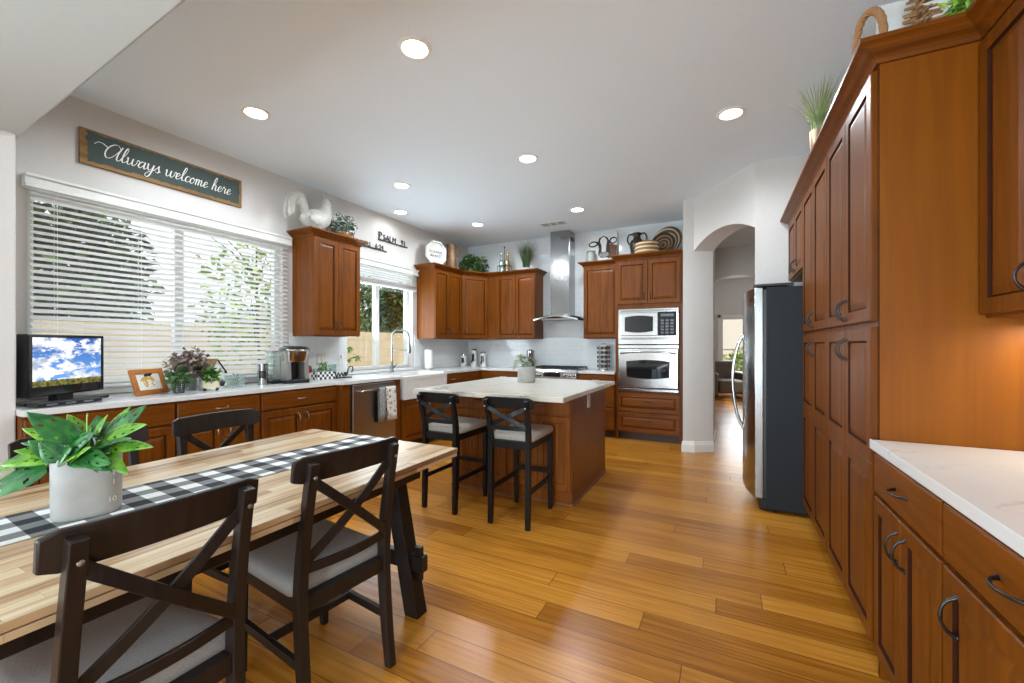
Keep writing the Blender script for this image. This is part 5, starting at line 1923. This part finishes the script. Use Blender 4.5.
m.obj('twigs', plain('twig_bark', srgb(150, 112, 70), 0.85, 0, 0.3, 40), t)
m = MB()
m.tube([(0, 0, 0.0), (0, 0, 0.27)], 0.009, 8)
m.lathe([(0.0, 0), (0.05, 0), (0.05, 0.02), (0.0, 0.02)], 16)
m.obj('trunk', BARK, t)
SUC = foliage_mat('lime_succulent', srgb(110, 160, 50), srgb(176, 206, 92), 0.5)
basket_plant('green_plant', 'bright green trailing plant on the pantry end', 'plant', (0.845, 2.215, PT), 0.05, 0.07, 0.085, 300, 0.04, 0.022, SUC, 27, CERAM, 0, 0.95)

# ------------------------------------------------------------------ things on the left worktop
KZ = WZ1 + 0.0005
# television
t = thing('television', 'small black flat television showing a cloudy sky on the left worktop', 'television', (-3.83, 1.115, KZ), R(121))
t.scale = (1.08, 1, 1.02)
MB().box(-0.235, 0.235, -0.035, 0.03, 0.05, 0.425).obj('bezel', plain('gloss_black', (0.012, 0.012, 0.013), 0.12), t, bev=0.008)
MB().rings([[(-0.225, 0.03, 0.06), (0.225, 0.03, 0.06), (0.225, 0.03, 0.415), (-0.225, 0.03, 0.415)], [(-0.15, 0.095, 0.15), (0.15, 0.095, 0.15), (0.15, 0.095, 0.37), (-0.15, 0.095, 0.37)]]).obj('back_shell', BLACK, t, bev=0.006)
SCR = NT('screen_picture')
x, y, z = SCR.xyz()
cl = SCR.noise(SCR.scaled(1.0, 1.0, 1.9), 8.5, 6.0, 0.62, 0.3)
hz = SCR.mth('DIVIDE', SCR.mth('SUBTRACT', z, 0.11), 0.295)
skyc = SCR.mix(hz, srgb(96, 152, 214), srgb(8, 70, 150))
cm = SCR.ramp(cl, [(0.47, (0, 0, 0)), (0.55, (1, 1, 1))])
cc = SCR.ramp(SCR.noise(SCR.coord(), 16.0, 4.0), [(0.35, srgb(150, 158, 172)), (0.6, srgb(244, 246, 250))])
skyc = SCR.mix(cm, skyc, cc)
tr = SCR.noise(SCR.coord(), 60.0, 3.0)
land = SCR.ramp(tr, [(0.35, srgb(36, 44, 18)), (0.65, srgb(120, 112, 48))])
isl = SCR.mth('LESS_THAN', SCR.mth('ADD', hz, SCR.mth('MULTIPLY', tr, 0.05)), 0.15)
pic = SCR.mix(isl, skyc, land)
SCR.s(SCR.p.inputs['Base Color'], (0.01, 0.01, 0.01))
SCR.s(SCR.p.inputs['Emission Color'], pic)
SCR.p.inputs['Emission Strength'].default_value = 0.95
SCR.p.inputs['Roughness'].default_value = 0.2
MB().box(-0.208, 0.208, -0.0362, -0.035, 0.11, 0.405).obj('screen', SCR.m, t)
MB().box(-0.05, 0.05, -0.01, 0.04, 0.02, 0.06).obj('neck', BLACK, t)
MB().prism([(-0.20, -0.10), (0.20, -0.10), (0.22, 0.0), (0.16, 0.11), (-0.16, 0.11), (-0.22, 0.0)], 0.0, 0.02, 'z').obj('stand', plain('gloss_black', (0.012, 0.012, 0.013), 0.12), t, bev=0.004)
t = thing('media_player', 'flat black media box lying beside the television foot', 'media box', (-3.62, 1.07, KZ), R(104))
MB().box(-0.16, 0.16, -0.04, 0.05, 0.003, 0.028).obj('case', BLACK, t, bev=0.004)
m = MB()
for k in range(3):
    m.box(-0.12 + k * 0.09, -0.07 + k * 0.09, -0.0415, -0.04, 0.009, 0.019)
m.obj('front_panel', plain('panel_grey', (0.25, 0.26, 0.27), 0.3, 0.6), t)

# picture frame
t = thing('picture_frame', 'small orange wood picture frame leaning right of the television', 'picture frame', (-3.80, 1.575, KZ), R(110))
M_ = Matrix.Rotation(R(-20), 4, 'X')
m = MB()
rect_ring(m, -0.125, 0.125, 0.0, 0.195, -0.09, 0.09, 0.035, 0.16, -0.018, 0.0)
m.xf(M_)
m.obj('frame', wood('orange_frame_wood', srgb(150, 88, 34), srgb(186, 118, 54), 0.4, 'x'), t, bev=0.003)
PIC = NT('flower_sketch')
pv = PIC.noise(PIC.coord(), 28.0, 3.0)
x, y, z = PIC.xyz()
dd = PIC.mth('ADD', PIC.mth('POWER', PIC.mth('MULTIPLY', x, 16.0), 2.0), PIC.mth('POWER', PIC.mth('MULTIPLY', PIC.mth('SUBTRACT', z, 0.095), 24.0), 2.0))
PICM = PIC.fin(PIC.mix(PIC.mth('MULTIPLY', PIC.mth('LESS_THAN', dd, 1.0), PIC.mth('GREATER_THAN', pv, 0.48)), (0.70, 0.68, 0.62), srgb(198, 150, 52)), 0.5)
MB().box(-0.092, 0.092, -0.008, -0.004, 0.032, 0.163).xf(M_).obj('picture', PICM, t)
m = MB()
m.bar((0, 0.03, 0.155), (0, 0.125, 0.0045), 0.05, 0.005, (0, 0, 1))
m.obj('easel_back', BLACK, t)

DOT = NT('dotted_pot')
dv = DOT.n('ShaderNodeTexVoronoi', {'Vector': DOT.coord(), 'Scale': 75.0, 'Randomness': 0.0})
DOTM = DOT.fin(DOT.mix(DOT.mth('LESS_THAN', dv.outputs[0], 0.28), srgb(66, 68, 72), srgb(206, 206, 204)), 0.5)
GREEN = foliage_mat('fresh_green_leaves', srgb(60, 104, 34), srgb(122, 164, 66))
DKG = foliage_mat('dark_green_leaves', srgb(44, 74, 38), srgb(92, 128, 62))
MAUVE = foliage_mat('dried_mauve_leaves', srgb(92, 78, 74), srgb(156, 136, 124), 0.8)
basket_plant('small_potted_plant', 'small green plant in a dark dotted pot right of the picture frame', 'potted plant', (-3.73, 1.715, KZ), 0.042, 0.075, 0.078, 90, 0.055, 0.034, DKG, 41, DOTM, 0, 0.85)
basket_plant('dried_bouquet', 'dried mauve foliage in a galvanised grey pot against the blind', 'plant', (-3.87, 1.86, KZ), 0.046, 0.125, 0.16, 420, 0.05, 0.034, MAUVE, 42, plain('galvanised_metal', srgb(140, 144, 148), 0.4, 0.7, 0.1, 20), 0, 0.85)

t = thing('wooden_house', 'white wooden toy house with a brown roof behind the potted herb', 'ornament', (-3.89, 2.03, KZ), R(112))
m = MB()
m.prism([(-0.085, 0.0), (0.085, 0.0), (0.085, 0.15), (0.0, 0.245), (-0.085, 0.15)], -0.045, 0.045, 'y')
m.obj('body', WHITE, t)
for s, mm, nm in ((-1, plain('rust_roof', srgb(150, 104, 70), 0.8, 0, 0.3, 30), 'roof'), (1, IRON, 'roof')):
    m = MB()
    m.prism([(0.0, 0.250), (s * 0.105, 0.132), (s * 0.105, 0.122), (0.0, 0.240)], -0.055, 0.055, 'y')
    m.obj(nm, mm, t)

# cow-shaped planter with herb
t = thing('cow_planter', 'cream cow-shaped planter with a bushy green herb', 'potted plant', (-3.71, 1.93, KZ), R(60))
CREAM = plain('cream_ceramic', srgb(222, 208, 178), 0.4, 0, 0.05)
m = MB()
m.rings([[(x * s, y * s, z) for x, y in superell(0.062, 0.04, 28, 2.5)] for s, z in ((0.85, 0.016), (0.97, 0.025), (1.0, 0.05), (0.98, 0.078), (0.90, 0.078), (0.88, 0.066))])
m.obj('body', CREAM, t, smooth=50)
m = MB()
for x in (-0.04, 0.04):
    for y in (-0.022, 0.022):
        m.tube([(x, y, 0.0), (x, y, 0.022)], 0.011, 8)
m.obj('feet', BLACK, t)
m = MB()
m.ball((0.078, -0.004, 0.055), 0.022, 8, 0, 0.9, 0.9, 1.15)
m.tube([(0.078, -0.022, 0.07), (0.078, -0.046, 0.074)], [0.008, 0.004], 6)
m.tube([(0.078, 0.014, 0.07), (0.078, 0.038, 0.074)], [0.008, 0.004], 6)
m.obj('head', BLACK, t, smooth=60)
m = MB()
m.ball((0.091, -0.004, 0.046), 0.013, 8)
m.obj('muzzle', CREAM, t, smooth=60)
m = MB()
rng = random.Random(43)
bush(m, (0, 0, 0.125), 0.075, 0.062, 0.075, 150, 0.042, 0.026, rng, 0, 0.2, 0.6, 0.2)
for k in range(8):
    m.tube([(rng.uniform(-.03, .03), rng.uniform(-.02, .02), 0.06), (rng.uniform(-.05, .05), rng.uniform(-.03, .03), 0.15)], 0.002, 5)
m.obj('herb', GREEN, t)['kind'] = 'stuff'

t = thing('glass_dish', 'clear round glass dish between toy house and steel canister', 'glass bowl', (-3.86, 2.20, KZ))
MB().lathe([(0.0, 0), (0.075, 0), (0.082, 0.012), (0.084, 0.09), (0.086, 0.095), (0.080, 0.095), (0.078, 0.014), (0.0, 0.010)], 26, cap=False).obj('bowl', JARGL, t, smooth=50)
m = MB()
rng = random.Random(44)
bush(m, (0, 0, 0.06), 0.055, 0.055, 0.05, 50, 0.03, 0.018, rng, 0, 0.2, 0.6, 0.2)
for k in range(4):
    m.tube([(rng.uniform(-.03, .03), rng.uniform(-.03, .03), 0.012), (rng.uniform(-.03, .03), rng.uniform(-.03, .03), 0.09)], 0.002, 5)
m.obj('succulents', EUC, t)

t = thing('steel_canister', 'round steel canister with a black label left of the coffee maker', 'canister', (-3.84, 2.44, KZ))
MB().lathe([(0.0, 0), (0.045, 0), (0.046, 0.01), (0.046, 0.165), (0.0, 0.166)], 26).obj('body', STEELZ, t, smooth=40)
MB().lathe([(0.0, 0.168), (0.047, 0.168), (0.047, 0.19), (0.040, 0.196), (0.0, 0.197)], 26).obj('lid', STEELZ, t, smooth=40)
m = MB()
m.rings([[(0.0465 * math.cos(a), 0.0465 * math.sin(a), z) for a in [R(-70 + 8 * k) for k in range(9)]] for z in (0.06, 0.13)], closed=False)
m.obj('label', BLACK, t)

# coffee maker
t = thing('coffee_maker', 'silver and black single-cup coffee maker with a clear water tank', 'coffee maker', (-3.80, 2.70, KZ), R(80))
SILV = plain('silver_plastic', srgb(158, 152, 146), 0.3, 0.6, 0.03)
m = MB()
m.prism([(-0.105, -0.15), (0.105, -0.15), (0.115, -0.13), (0.115, 0.13), (-0.115, 0.13), (-0.115, -0.13)], 0.0, 0.035)
m.obj('drip_base', BLACK, t, bev=0.006)
m = MB()
m.prism([(-0.115, -0.01), (-0.085, -0.01), (-0.085, 0.02), (0.085, 0.02), (0.085, -0.01), (0.115, -0.01), (0.115, 0.14), (-0.115, 0.14)], 0.0355, 0.30)
m.obj('housing', SILV, t, bev=0.006)
for s in (-1, 1):
    m = MB()
    m.prism([(-0.03 + 0.02, 0.036), (-0.14, 0.036), (-0.12, 0.30), (-0.01, 0.30)], s * 0.085 - 0.022 if s > 0 else -0.107, s * 0.085 + 0.022 if s > 0 else -0.063, 'x')
    m.obj('side_column', SILV, t, bev=0.005)
m = MB()
m.rings([[(x * s + 0, y * s - 0.055, z) for x, y in superell(0.118, 0.105, 32, 3.0)] for s, z in ((0.86, 0.205), (0.92, 0.22), (0.98, 0.31), (1.0, 0.318))])
m.obj('brew_head', STEEL, t, smooth=40)
m = MB()
m.rings([[(x * s, y * s - 0.055 + o, z) for x, y in superell(0.12, 0.108, 32, 3.0)] for s, z, o in ((1.0, 0.3185, 0), (1.0, 0.333, 0.0), (0.9, 0.348, 0.01), (0.6, 0.357, 0.03))])
m.obj('lid', BLACK, t, smooth=40)
m = MB()
m.tube(catmull([(-0.10, -0.11, 0.325), (-0.09, -0.19, 0.318), (0.0, -0.215, 0.315), (0.09, -0.19, 0.318), (0.10, -0.11, 0.325)]), 0.009, 8)
m.obj('lift_handle', STEEL, t, smooth=60)
MB().box(-0.062, 0.062, 0.012, 0.0195, 0.04, 0.20).obj('cup_recess', BLACK, t)
m = MB()
m.prism([(-0.175, -0.02), (-0.118, -0.02), (-0.118, 0.135), (-0.175, 0.135), (-0.19, 0.11), (-0.19, 0.0)], 0.036, 0.30)
m.obj('water_tank', JARGL, t)
MB().box(-0.19, -0.118, -0.02, 0.135, 0.0, 0.035).obj('tank_base', BLACK, t, bev=0.005)
MB().box(-0.19, -0.118, -0.022, 0.137, 0.3005, 0.318).obj('tank_lid', SILV, t, bev=0.004)

# small jar with a red top, checked caddy, plants and sundries
t = thing('red_lidded_jar', 'small white jar with a red lid right of the coffee maker', 'jar', (-3.93, 2.99, KZ))
MB().lathe([(0.0, 0), (0.038, 0), (0.042, 0.01), (0.042, 0.07), (0.0, 0.072)], 22).obj('body', CERAM, t, smooth=40)
MB().lathe([(0.0, 0.0725), (0.036, 0.0725), (0.038, 0.085), (0.03, 0.135), (0.022, 0.15), (0.0, 0.152)], 22).obj('lid', plain('red_enamel', srgb(140, 34, 26), 0.3), t, smooth=40)
CHK = NT('checked_band')
x, y, z = CHK.xyz()
a_ = CHK.mth('FLOOR', CHK.mth('MODULO', CHK.mth('ADD', CHK.mth('MULTIPLY', CHK.mth('ADD', x, y), 36.0), 100.0), 2.0))
b_ = CHK.mth('FLOOR', CHK.mth('MODULO', CHK.mth('ADD', CHK.mth('MULTIPLY', z, 36.0), 100.0), 2.0))
CHKM = CHK.fin(CHK.mix(CHK.mth('ABSOLUTE', CHK.mth('SUBTRACT', a_, b_)), (0.78, 0.77, 0.74), (0.012, 0.012, 0.013)), 0.5)
t = thing('checked_caddy', 'black and white checked tray holding mugs right of the coffee maker', 'tray', (-3.86, 3.105, KZ), R(90))
m = MB()
m.box(-0.11, 0.11, -0.055, 0.055, 0.0, 0.008)
for s in (-1, 1):
    m.box(-0.11, 0.11, s * 0.055 - 0.004, s * 0.055 + 0.004, 0.0, 0.085)
    m.box(s * 0.11 - 0.004, s * 0.11 + 0.004, -0.055, 0.055, 0.0, 0.085)
m.obj('box', CHKM, t)
for i, (dy, lab) in enumerate(((-0.075, 'glass mug in the left end of the checked tray'), (0.075, 'glass mug in the right end of the checked tray'))):
    mg = thing('glass_mug', lab, 'mug', (-3.86, 3.105 + dy, KZ + 0.0085), 0, 'glass mugs in the checked tray')
    MB().lathe([(0.0, 0), (0.03, 0), (0.032, 0.01), (0.034, 0.11), (0.031, 0.11), (0.029, 0.012), (0.0, 0.01)], 20, cap=False).obj('cup', JARGL, mg, smooth=50)
    m = MB()
    m.tube(catmull([(0.033, 0, 0.095), (0.055, 0, 0.09), (0.055, 0, 0.04), (0.033, 0, 0.03)]), 0.004, 6)
    m.obj('handle', JARGL, mg)
basket_plant('tray_plant', 'tiny green plant standing in the checked tray', 'plant', (-3.86, 3.105, KZ + 0.0085), 0.028, 0.08, 0.055, 80, 0.04, 0.018, GREEN, 46, CERAM, 0, 1.0)
t = thing('wire_sign', 'small black wire word ornament with a loop end beside the checked tray', 'ornament', (-3.80, 3.31, KZ), R(78))
m = MB()
m.tube(catmull([(-0.10, 0, 0.02), (-0.08, 0, 0.07), (-0.06, 0, 0.015), (-0.04, 0, 0.06), (-0.02, 0, 0.02), (0.0, 0, 0.06), (0.015, 0, 0.02), (0.035, 0, 0.06), (0.05, 0, 0.025), (0.07, 0, 0.06), (0.075, 0, 0.10), (0.10, 0, 0.125), (0.13, 0, 0.115), (0.13, 0, 0.08), (0.115, 0, 0.06)]), 0.0065, 8)
m.obj('wire_script', IRON, t, smooth=60)
MB().box(-0.11, 0.11, -0.02, 0.02, 0.0, 0.012).obj('base', IRON, t)
t = thing('clear_tumbler', 'clear glass tumbler standing behind the wire ornament', 'glass', (-3.97, 3.33, KZ))
MB().lathe([(0.0, 0), (0.036, 0), (0.04, 0.01), (0.045, 0.15), (0.042, 0.15), (0.037, 0.012), (0.0, 0.01)], 22, cap=False).obj('tumbler', JARGL, t, smooth=50)

# plates on the tiles
IV = plain('ivory_plate', srgb(214, 206, 188), 0.4, 0, 0.02)
t = thing('switch_plate', 'ivory double switch plate on the tiles under the left wall cabinet', 'switch', (LW + 0.0095, 3.285, 1.13), LROT)
MB().box(-0.06, 0.06, -0.006, 0.0, -0.06, 0.06).obj('cover_plate', IV, t, bev=0.002)
m = MB()
for x in (-0.024, 0.024):
    m.box(x - 0.016, x + 0.016, -0.0085, -0.006, -0.034, 0.034)
m.obj('rocker', WHITE, t, bev=0.001)
t = thing('wall_outlet', 'white outlet plate on the tiles beside the sink window', 'outlet', (LW + 0.0095, 3.565, 1.13), LROT)
MB().box(-0.036, 0.036, -0.006, 0.0, -0.058, 0.058).obj('cover_plate', WHITE, t, bev=0.002)
m = MB()
m.box(-0.015, 0.015, -0.035, -0.006, 0.005, 0.04)
m.tube(catmull([(0, -0.03, 0.005), (0, -0.03, -0.05), (0.01, -0.02, -0.12), (0.0, -0.012, -0.195)]), 0.003, 6)
m.obj('plug_and_cord', WHITE, t)

# spring faucet
t = thing('kitchen_faucet', 'tall steel spring faucet standing behind the farmhouse sink', 'faucet', (-3.985, 4.30, KZ), 0)
CHRG = plain('faucet_steel', (0.24, 0.25, 0.245), 0.25, 1.0, 0.05)
m = MB()
m.lathe([(0.0, 0), (0.028, 0), (0.028, 0.012), (0.021, 0.018), (0.019, 0.10), (0.0, 0.10)], 20)
m.tube([(0, 0, 0.10), (0, 0, 0.37)], 0.012, 12)
m.obj('post', CHRG, t, smooth=40)
pts = [(0, 0, 0.37), (0.0, 0.0, 0.44)] + [(0.105 - 0.105 * math.cos(PI * k / 10), 0.06 * (1 - math.cos(PI * k / 10)) / 1.2, 0.46 + 0.115 * math.sin(PI * k / 10)) for k in range(1, 11)] + [(0.21, 0.10, 0.40), (0.21, 0.10, 0.36)]
cp = catmull(pts, 4)
m = MB()
m.tube(cp, 0.008, 10)
hose = m.obj('hose', CHRG, t, smooth=60)
m = MB()
hel = []
NT_ = 46
for i in range(NT_ * 8):
    f = i / (NT_ * 8 - 1) * (len(cp) - 1)
    k = min(int(f), len(cp) - 2)
    p = cp[k].lerp(cp[k + 1], f - k)
    d = (cp[k + 1] - cp[k]).normalized()
    n1 = d.cross(Vector((-0.5, 0.87, 0))).normalized()
    n2 = d.cross(n1)
    a = 2 * PI * i / 8
    hel.append(p + n1 * 0.0125 * math.cos(a) + n2 * 0.0125 * math.sin(a))
m.tube(hel, 0.0028, 5)
m.obj('spring', CHRG, hose)
m = MB()
m.lathe([(0.0, 0), (0.017, 0), (0.02, 0.01), (0.018, 0.075), (0.014, 0.11), (0.0, 0.112)], 16, (0.21, 0.10, 0.255))
m.obj('spray_head', CHRG, t, smooth=40)
m = MB()
m.tube([(0, 0, 0.30), (0.21, 0.10, 0.30)], 0.006, 8)
m.tube([(0.21, 0.10, 0.29), (0.21, 0.10, 0.312)], 0.023, 14)
m.obj('holder_arm', CHRG, t, smooth=40)
m = MB()
m.tube([(0.0, 0.015, 0.07), (0.0, 0.055, 0.075)], 0.011, 10)
m.tube([(0.0, 0.05, 0.075), (0.03, 0.065, 0.13)], [0.007, 0.005], 8)
m.obj('lever', CHRG, t, smooth=40)

t = thing('paper_towel_holder', 'white paper towel roll on a steel stand right of the sink window', 'paper towel', (-3.97, 5.06, KZ))
MB().lathe([(0.0, 0), (0.075, 0), (0.075, 0.012), (0.0, 0.014)], 24).obj('base', STEEL, t, smooth=40)
m = MB()
m.tube([(0, 0, 0.012), (0, 0, 0.325)], 0.006, 8)
m.ball((0, 0, 0.33), 0.012, 8)
m.obj('rod', STEEL, t)
MB().lathe([(0.014, 0.016), (0.058, 0.016), (0.058, 0.295), (0.014, 0.295)], 26, cap=False).obj('roll', plain('paper_white', srgb(238, 238, 236), 0.9, 0, 0.01), t, smooth=40)

CANW = plain('white_canister', srgb(226, 226, 224), 0.3, 0, 0.02)
for x, y, h, lab, ph in ((-3.98, 6.02, 0.21, 'shortest white and steel canister, left of the three', 0), (-3.87, 6.17, 0.30, 'tallest white and steel canister in the tiled corner', 1), (-3.70, 6.20, 0.25, 'middle-height white and steel canister, right of the three', 1)):
    t = thing('canister', lab, 'canister', (x, y, KZ), R(-28), 'canisters in the far corner')
    MB().lathe([(0.0, 0), (0.046, 0), (0.048, 0.008), (0.048, h - 0.03), (0.0, h - 0.029)], 24).obj('body', CANW, t, smooth=40)
    MB().lathe([(0.0, h - 0.028), (0.049, h - 0.028), (0.049, h - 0.006), (0.044, h), (0.0, h)], 24).obj('lid', STEEL, t, smooth=40)
    m = MB()
    m.rings([[(0.0485 * math.cos(a), 0.0485 * math.sin(a), z) for a in [R(-80 + 8 * k) for k in range(9)]] for z in (h * 0.30, h * 0.72)], closed=False)
    m.obj('window', BLACKG, t)
    if ph:
        m = MB()
        m.lathe([(0.0, 0), (0.026, 0), (0.026, 0.003), (0.0, 0.004)], 20)
        m.xf(Matrix.Translation((0.018, -0.0465, h * 0.28)) @ Matrix.Rotation(R(90), 4, 'X'))
        m.obj('round_tag', BLACK, t)

t = thing('coffee_canister', 'steel coffee canister with a dark red window left of the range', 'canister', (-2.79, 6.16, KZ))
MB().lathe([(0.0, 0), (0.062, 0), (0.064, 0.01), (0.064, 0.245), (0.0, 0.246)], 26).obj('body', STEELZ, t, smooth=40)
MB().lathe([(0.0, 0.247), (0.066, 0.247), (0.066, 0.275), (0.05, 0.285), (0.018, 0.288), (0.016, 0.305), (0.0, 0.306)], 26).obj('lid', STEELZ, t, smooth=40)
m = MB()
m.rings([[(0.0645 * math.cos(a), 0.0645 * math.sin(a), z) for a in [R(-88 + 6 * k) for k in range(8)]] for z in (0.17, 0.24)], closed=False)
m.obj('window', plain('dark_red', srgb(70, 26, 20), 0.3), t)
basket_plant('sprig_vase', 'small white flower sprig beside the coffee canister', 'plant', (-2.97, 6.15, KZ), 0.028, 0.14, 0.08, 70, 0.035, 0.018, foliage_mat('pale_petals', srgb(170, 166, 160), srgb(222, 220, 214)), 48, CERAM, 0, 1.0)

# spice rack
t = thing('spice_rack', 'revolving steel spice rack full of black-capped jars beside the oven', 'spice rack', (-1.60, 6.14, KZ), R(20))
MB().lathe([(0.0, 0), (0.085, 0), (0.085, 0.012), (0.0, 0.014)], 24).obj('base', STEEL, t, smooth=40)
m = MB()
m.box(-0.03, 0.03, -0.03, 0.03, 0.014, 0.36)
for s in (-1, 1):
    for q in (-1, 1):
        m.tube([(s * 0.055, q * 0.055, 0.012), (s * 0.055, q * 0.055, 0.365)], 0.005, 8)
m.box(-0.06, 0.06, -0.06, 0.06, 0.358, 0.368)
m.tube(catmull([(-0.02, 0, 0.368), (-0.02, 0, 0.385), (0.02, 0, 0.385), (0.02, 0, 0.368)]), 0.004, 6)
m.obj('frame', STEEL, t)
for r in range(5):
    for k in range(4):
        a = k * PI / 2
        for off in (-0.024, 0.024):
            m = MB()
            m.lathe([(0.0, 0), (0.019, 0), (0.019, 0.042), (0.0, 0.043)], 12)
            m.lathe([(0.0, 0.044), (0.021, 0.044), (0.021, 0.058), (0.0, 0.06)], 12, mi=1)
            m.xf(Matrix.Rotation(a, 4, 'Z') @ Matrix.Translation((off, -0.032, 0.052 + r * 0.066)) @ Matrix.Rotation(R(80), 4, 'X'))
            m.obj('spice_jar', [JARC, BLACK], t, smooth=40)

# pot on the island
t = thing('island_plant', 'small trailing green plant in a round grey pot on the island', 'potted plant', (-1.765, 3.80, 0.9225))
MB().lathe([(0.0, 0), (0.082, 0), (0.087, 0.008), (0.090, 0.150), (0.088, 0.155), (0.080, 0.155), (0.077, 0.135), (0.0, 0.132)], 30).obj('pot', CONC, t, smooth=50)
m = MB()
rng = random.Random(51)
for k in range(44):
    a = rng.uniform(0, 6.28)
    r = rng.uniform(0.01, 0.105)
    z = 0.15 + rng.uniform(0, 0.085) * (1 - r * 4) + 0.02
    leaf(m, (math.cos(a) * r * 0.7, math.sin(a) * r * 0.7, z), (math.cos(a), math.sin(a), rng.uniform(-.2, .9)), (0, 0, 1), rng.uniform(0.045, 0.07), rng.uniform(0.03, 0.045), 0.3)
for k in range(5):
    leaf(m, (-0.075 - 0.01 * k, -0.03 + 0.01 * k, 0.20 - 0.012 * k), (-0.6, -0.5, 0.2 - 0.2 * k), (0, -0.4, 1), 0.055, 0.045, 0.2)
m.obj('leaves', foliage_mat('grey_green_leaves', srgb(58, 78, 48), srgb(140, 152, 118)), t)['kind'] = 'stuff'
m = MB()
for k in range(8):
    a = k * 0.8
    m.tube([(0, 0, 0.13), (math.cos(a) * 0.04, math.sin(a) * 0.04, 0.19), (math.cos(a) * 0.08, math.sin(a) * 0.08, 0.20)], 0.002, 5)
m.obj('stems', STEMM, t)

# ------------------------------------------------------------------ far room: reclining armchair by the window
LEA = plain('brown_leather', srgb(92, 78, 64), 0.45, 0, 0.12, 12)
t = thing('armchair', 'brown leather armchair by the window of the far room', 'armchair', (0.02, 11.75, 0), R(20))
m = MB()
m.box(-0.30, 0.30, -0.42, 0.30, 0.12, 0.44)
m.obj('seat', LEA, t, bev=0.06, seg=4)
m = MB()
m.rings([[(-0.32, 0.22, 0.12), (0.32, 0.22, 0.12), (0.32, 0.46, 0.12), (-0.32, 0.46, 0.12)], [(-0.31, 0.34, 0.90), (0.31, 0.34, 0.90), (0.31, 0.54, 0.86), (-0.31, 0.54, 0.86)]])
m.obj('backrest', LEA, t, bev=0.06, seg=4)
for s in (-1, 1):
    MB().box(s * 0.40 - 0.09, s * 0.40 + 0.09, -0.42, 0.42, 0.06, 0.62).obj('armrest', LEA, t, bev=0.06, seg=4)
m = MB()
for x in (-0.36, 0.36):
    for y in (-0.34, 0.34):
        m.tube([(x, y, 0), (x, y, 0.1)], 0.025, 8)
m.obj('feet', BLACK, t)
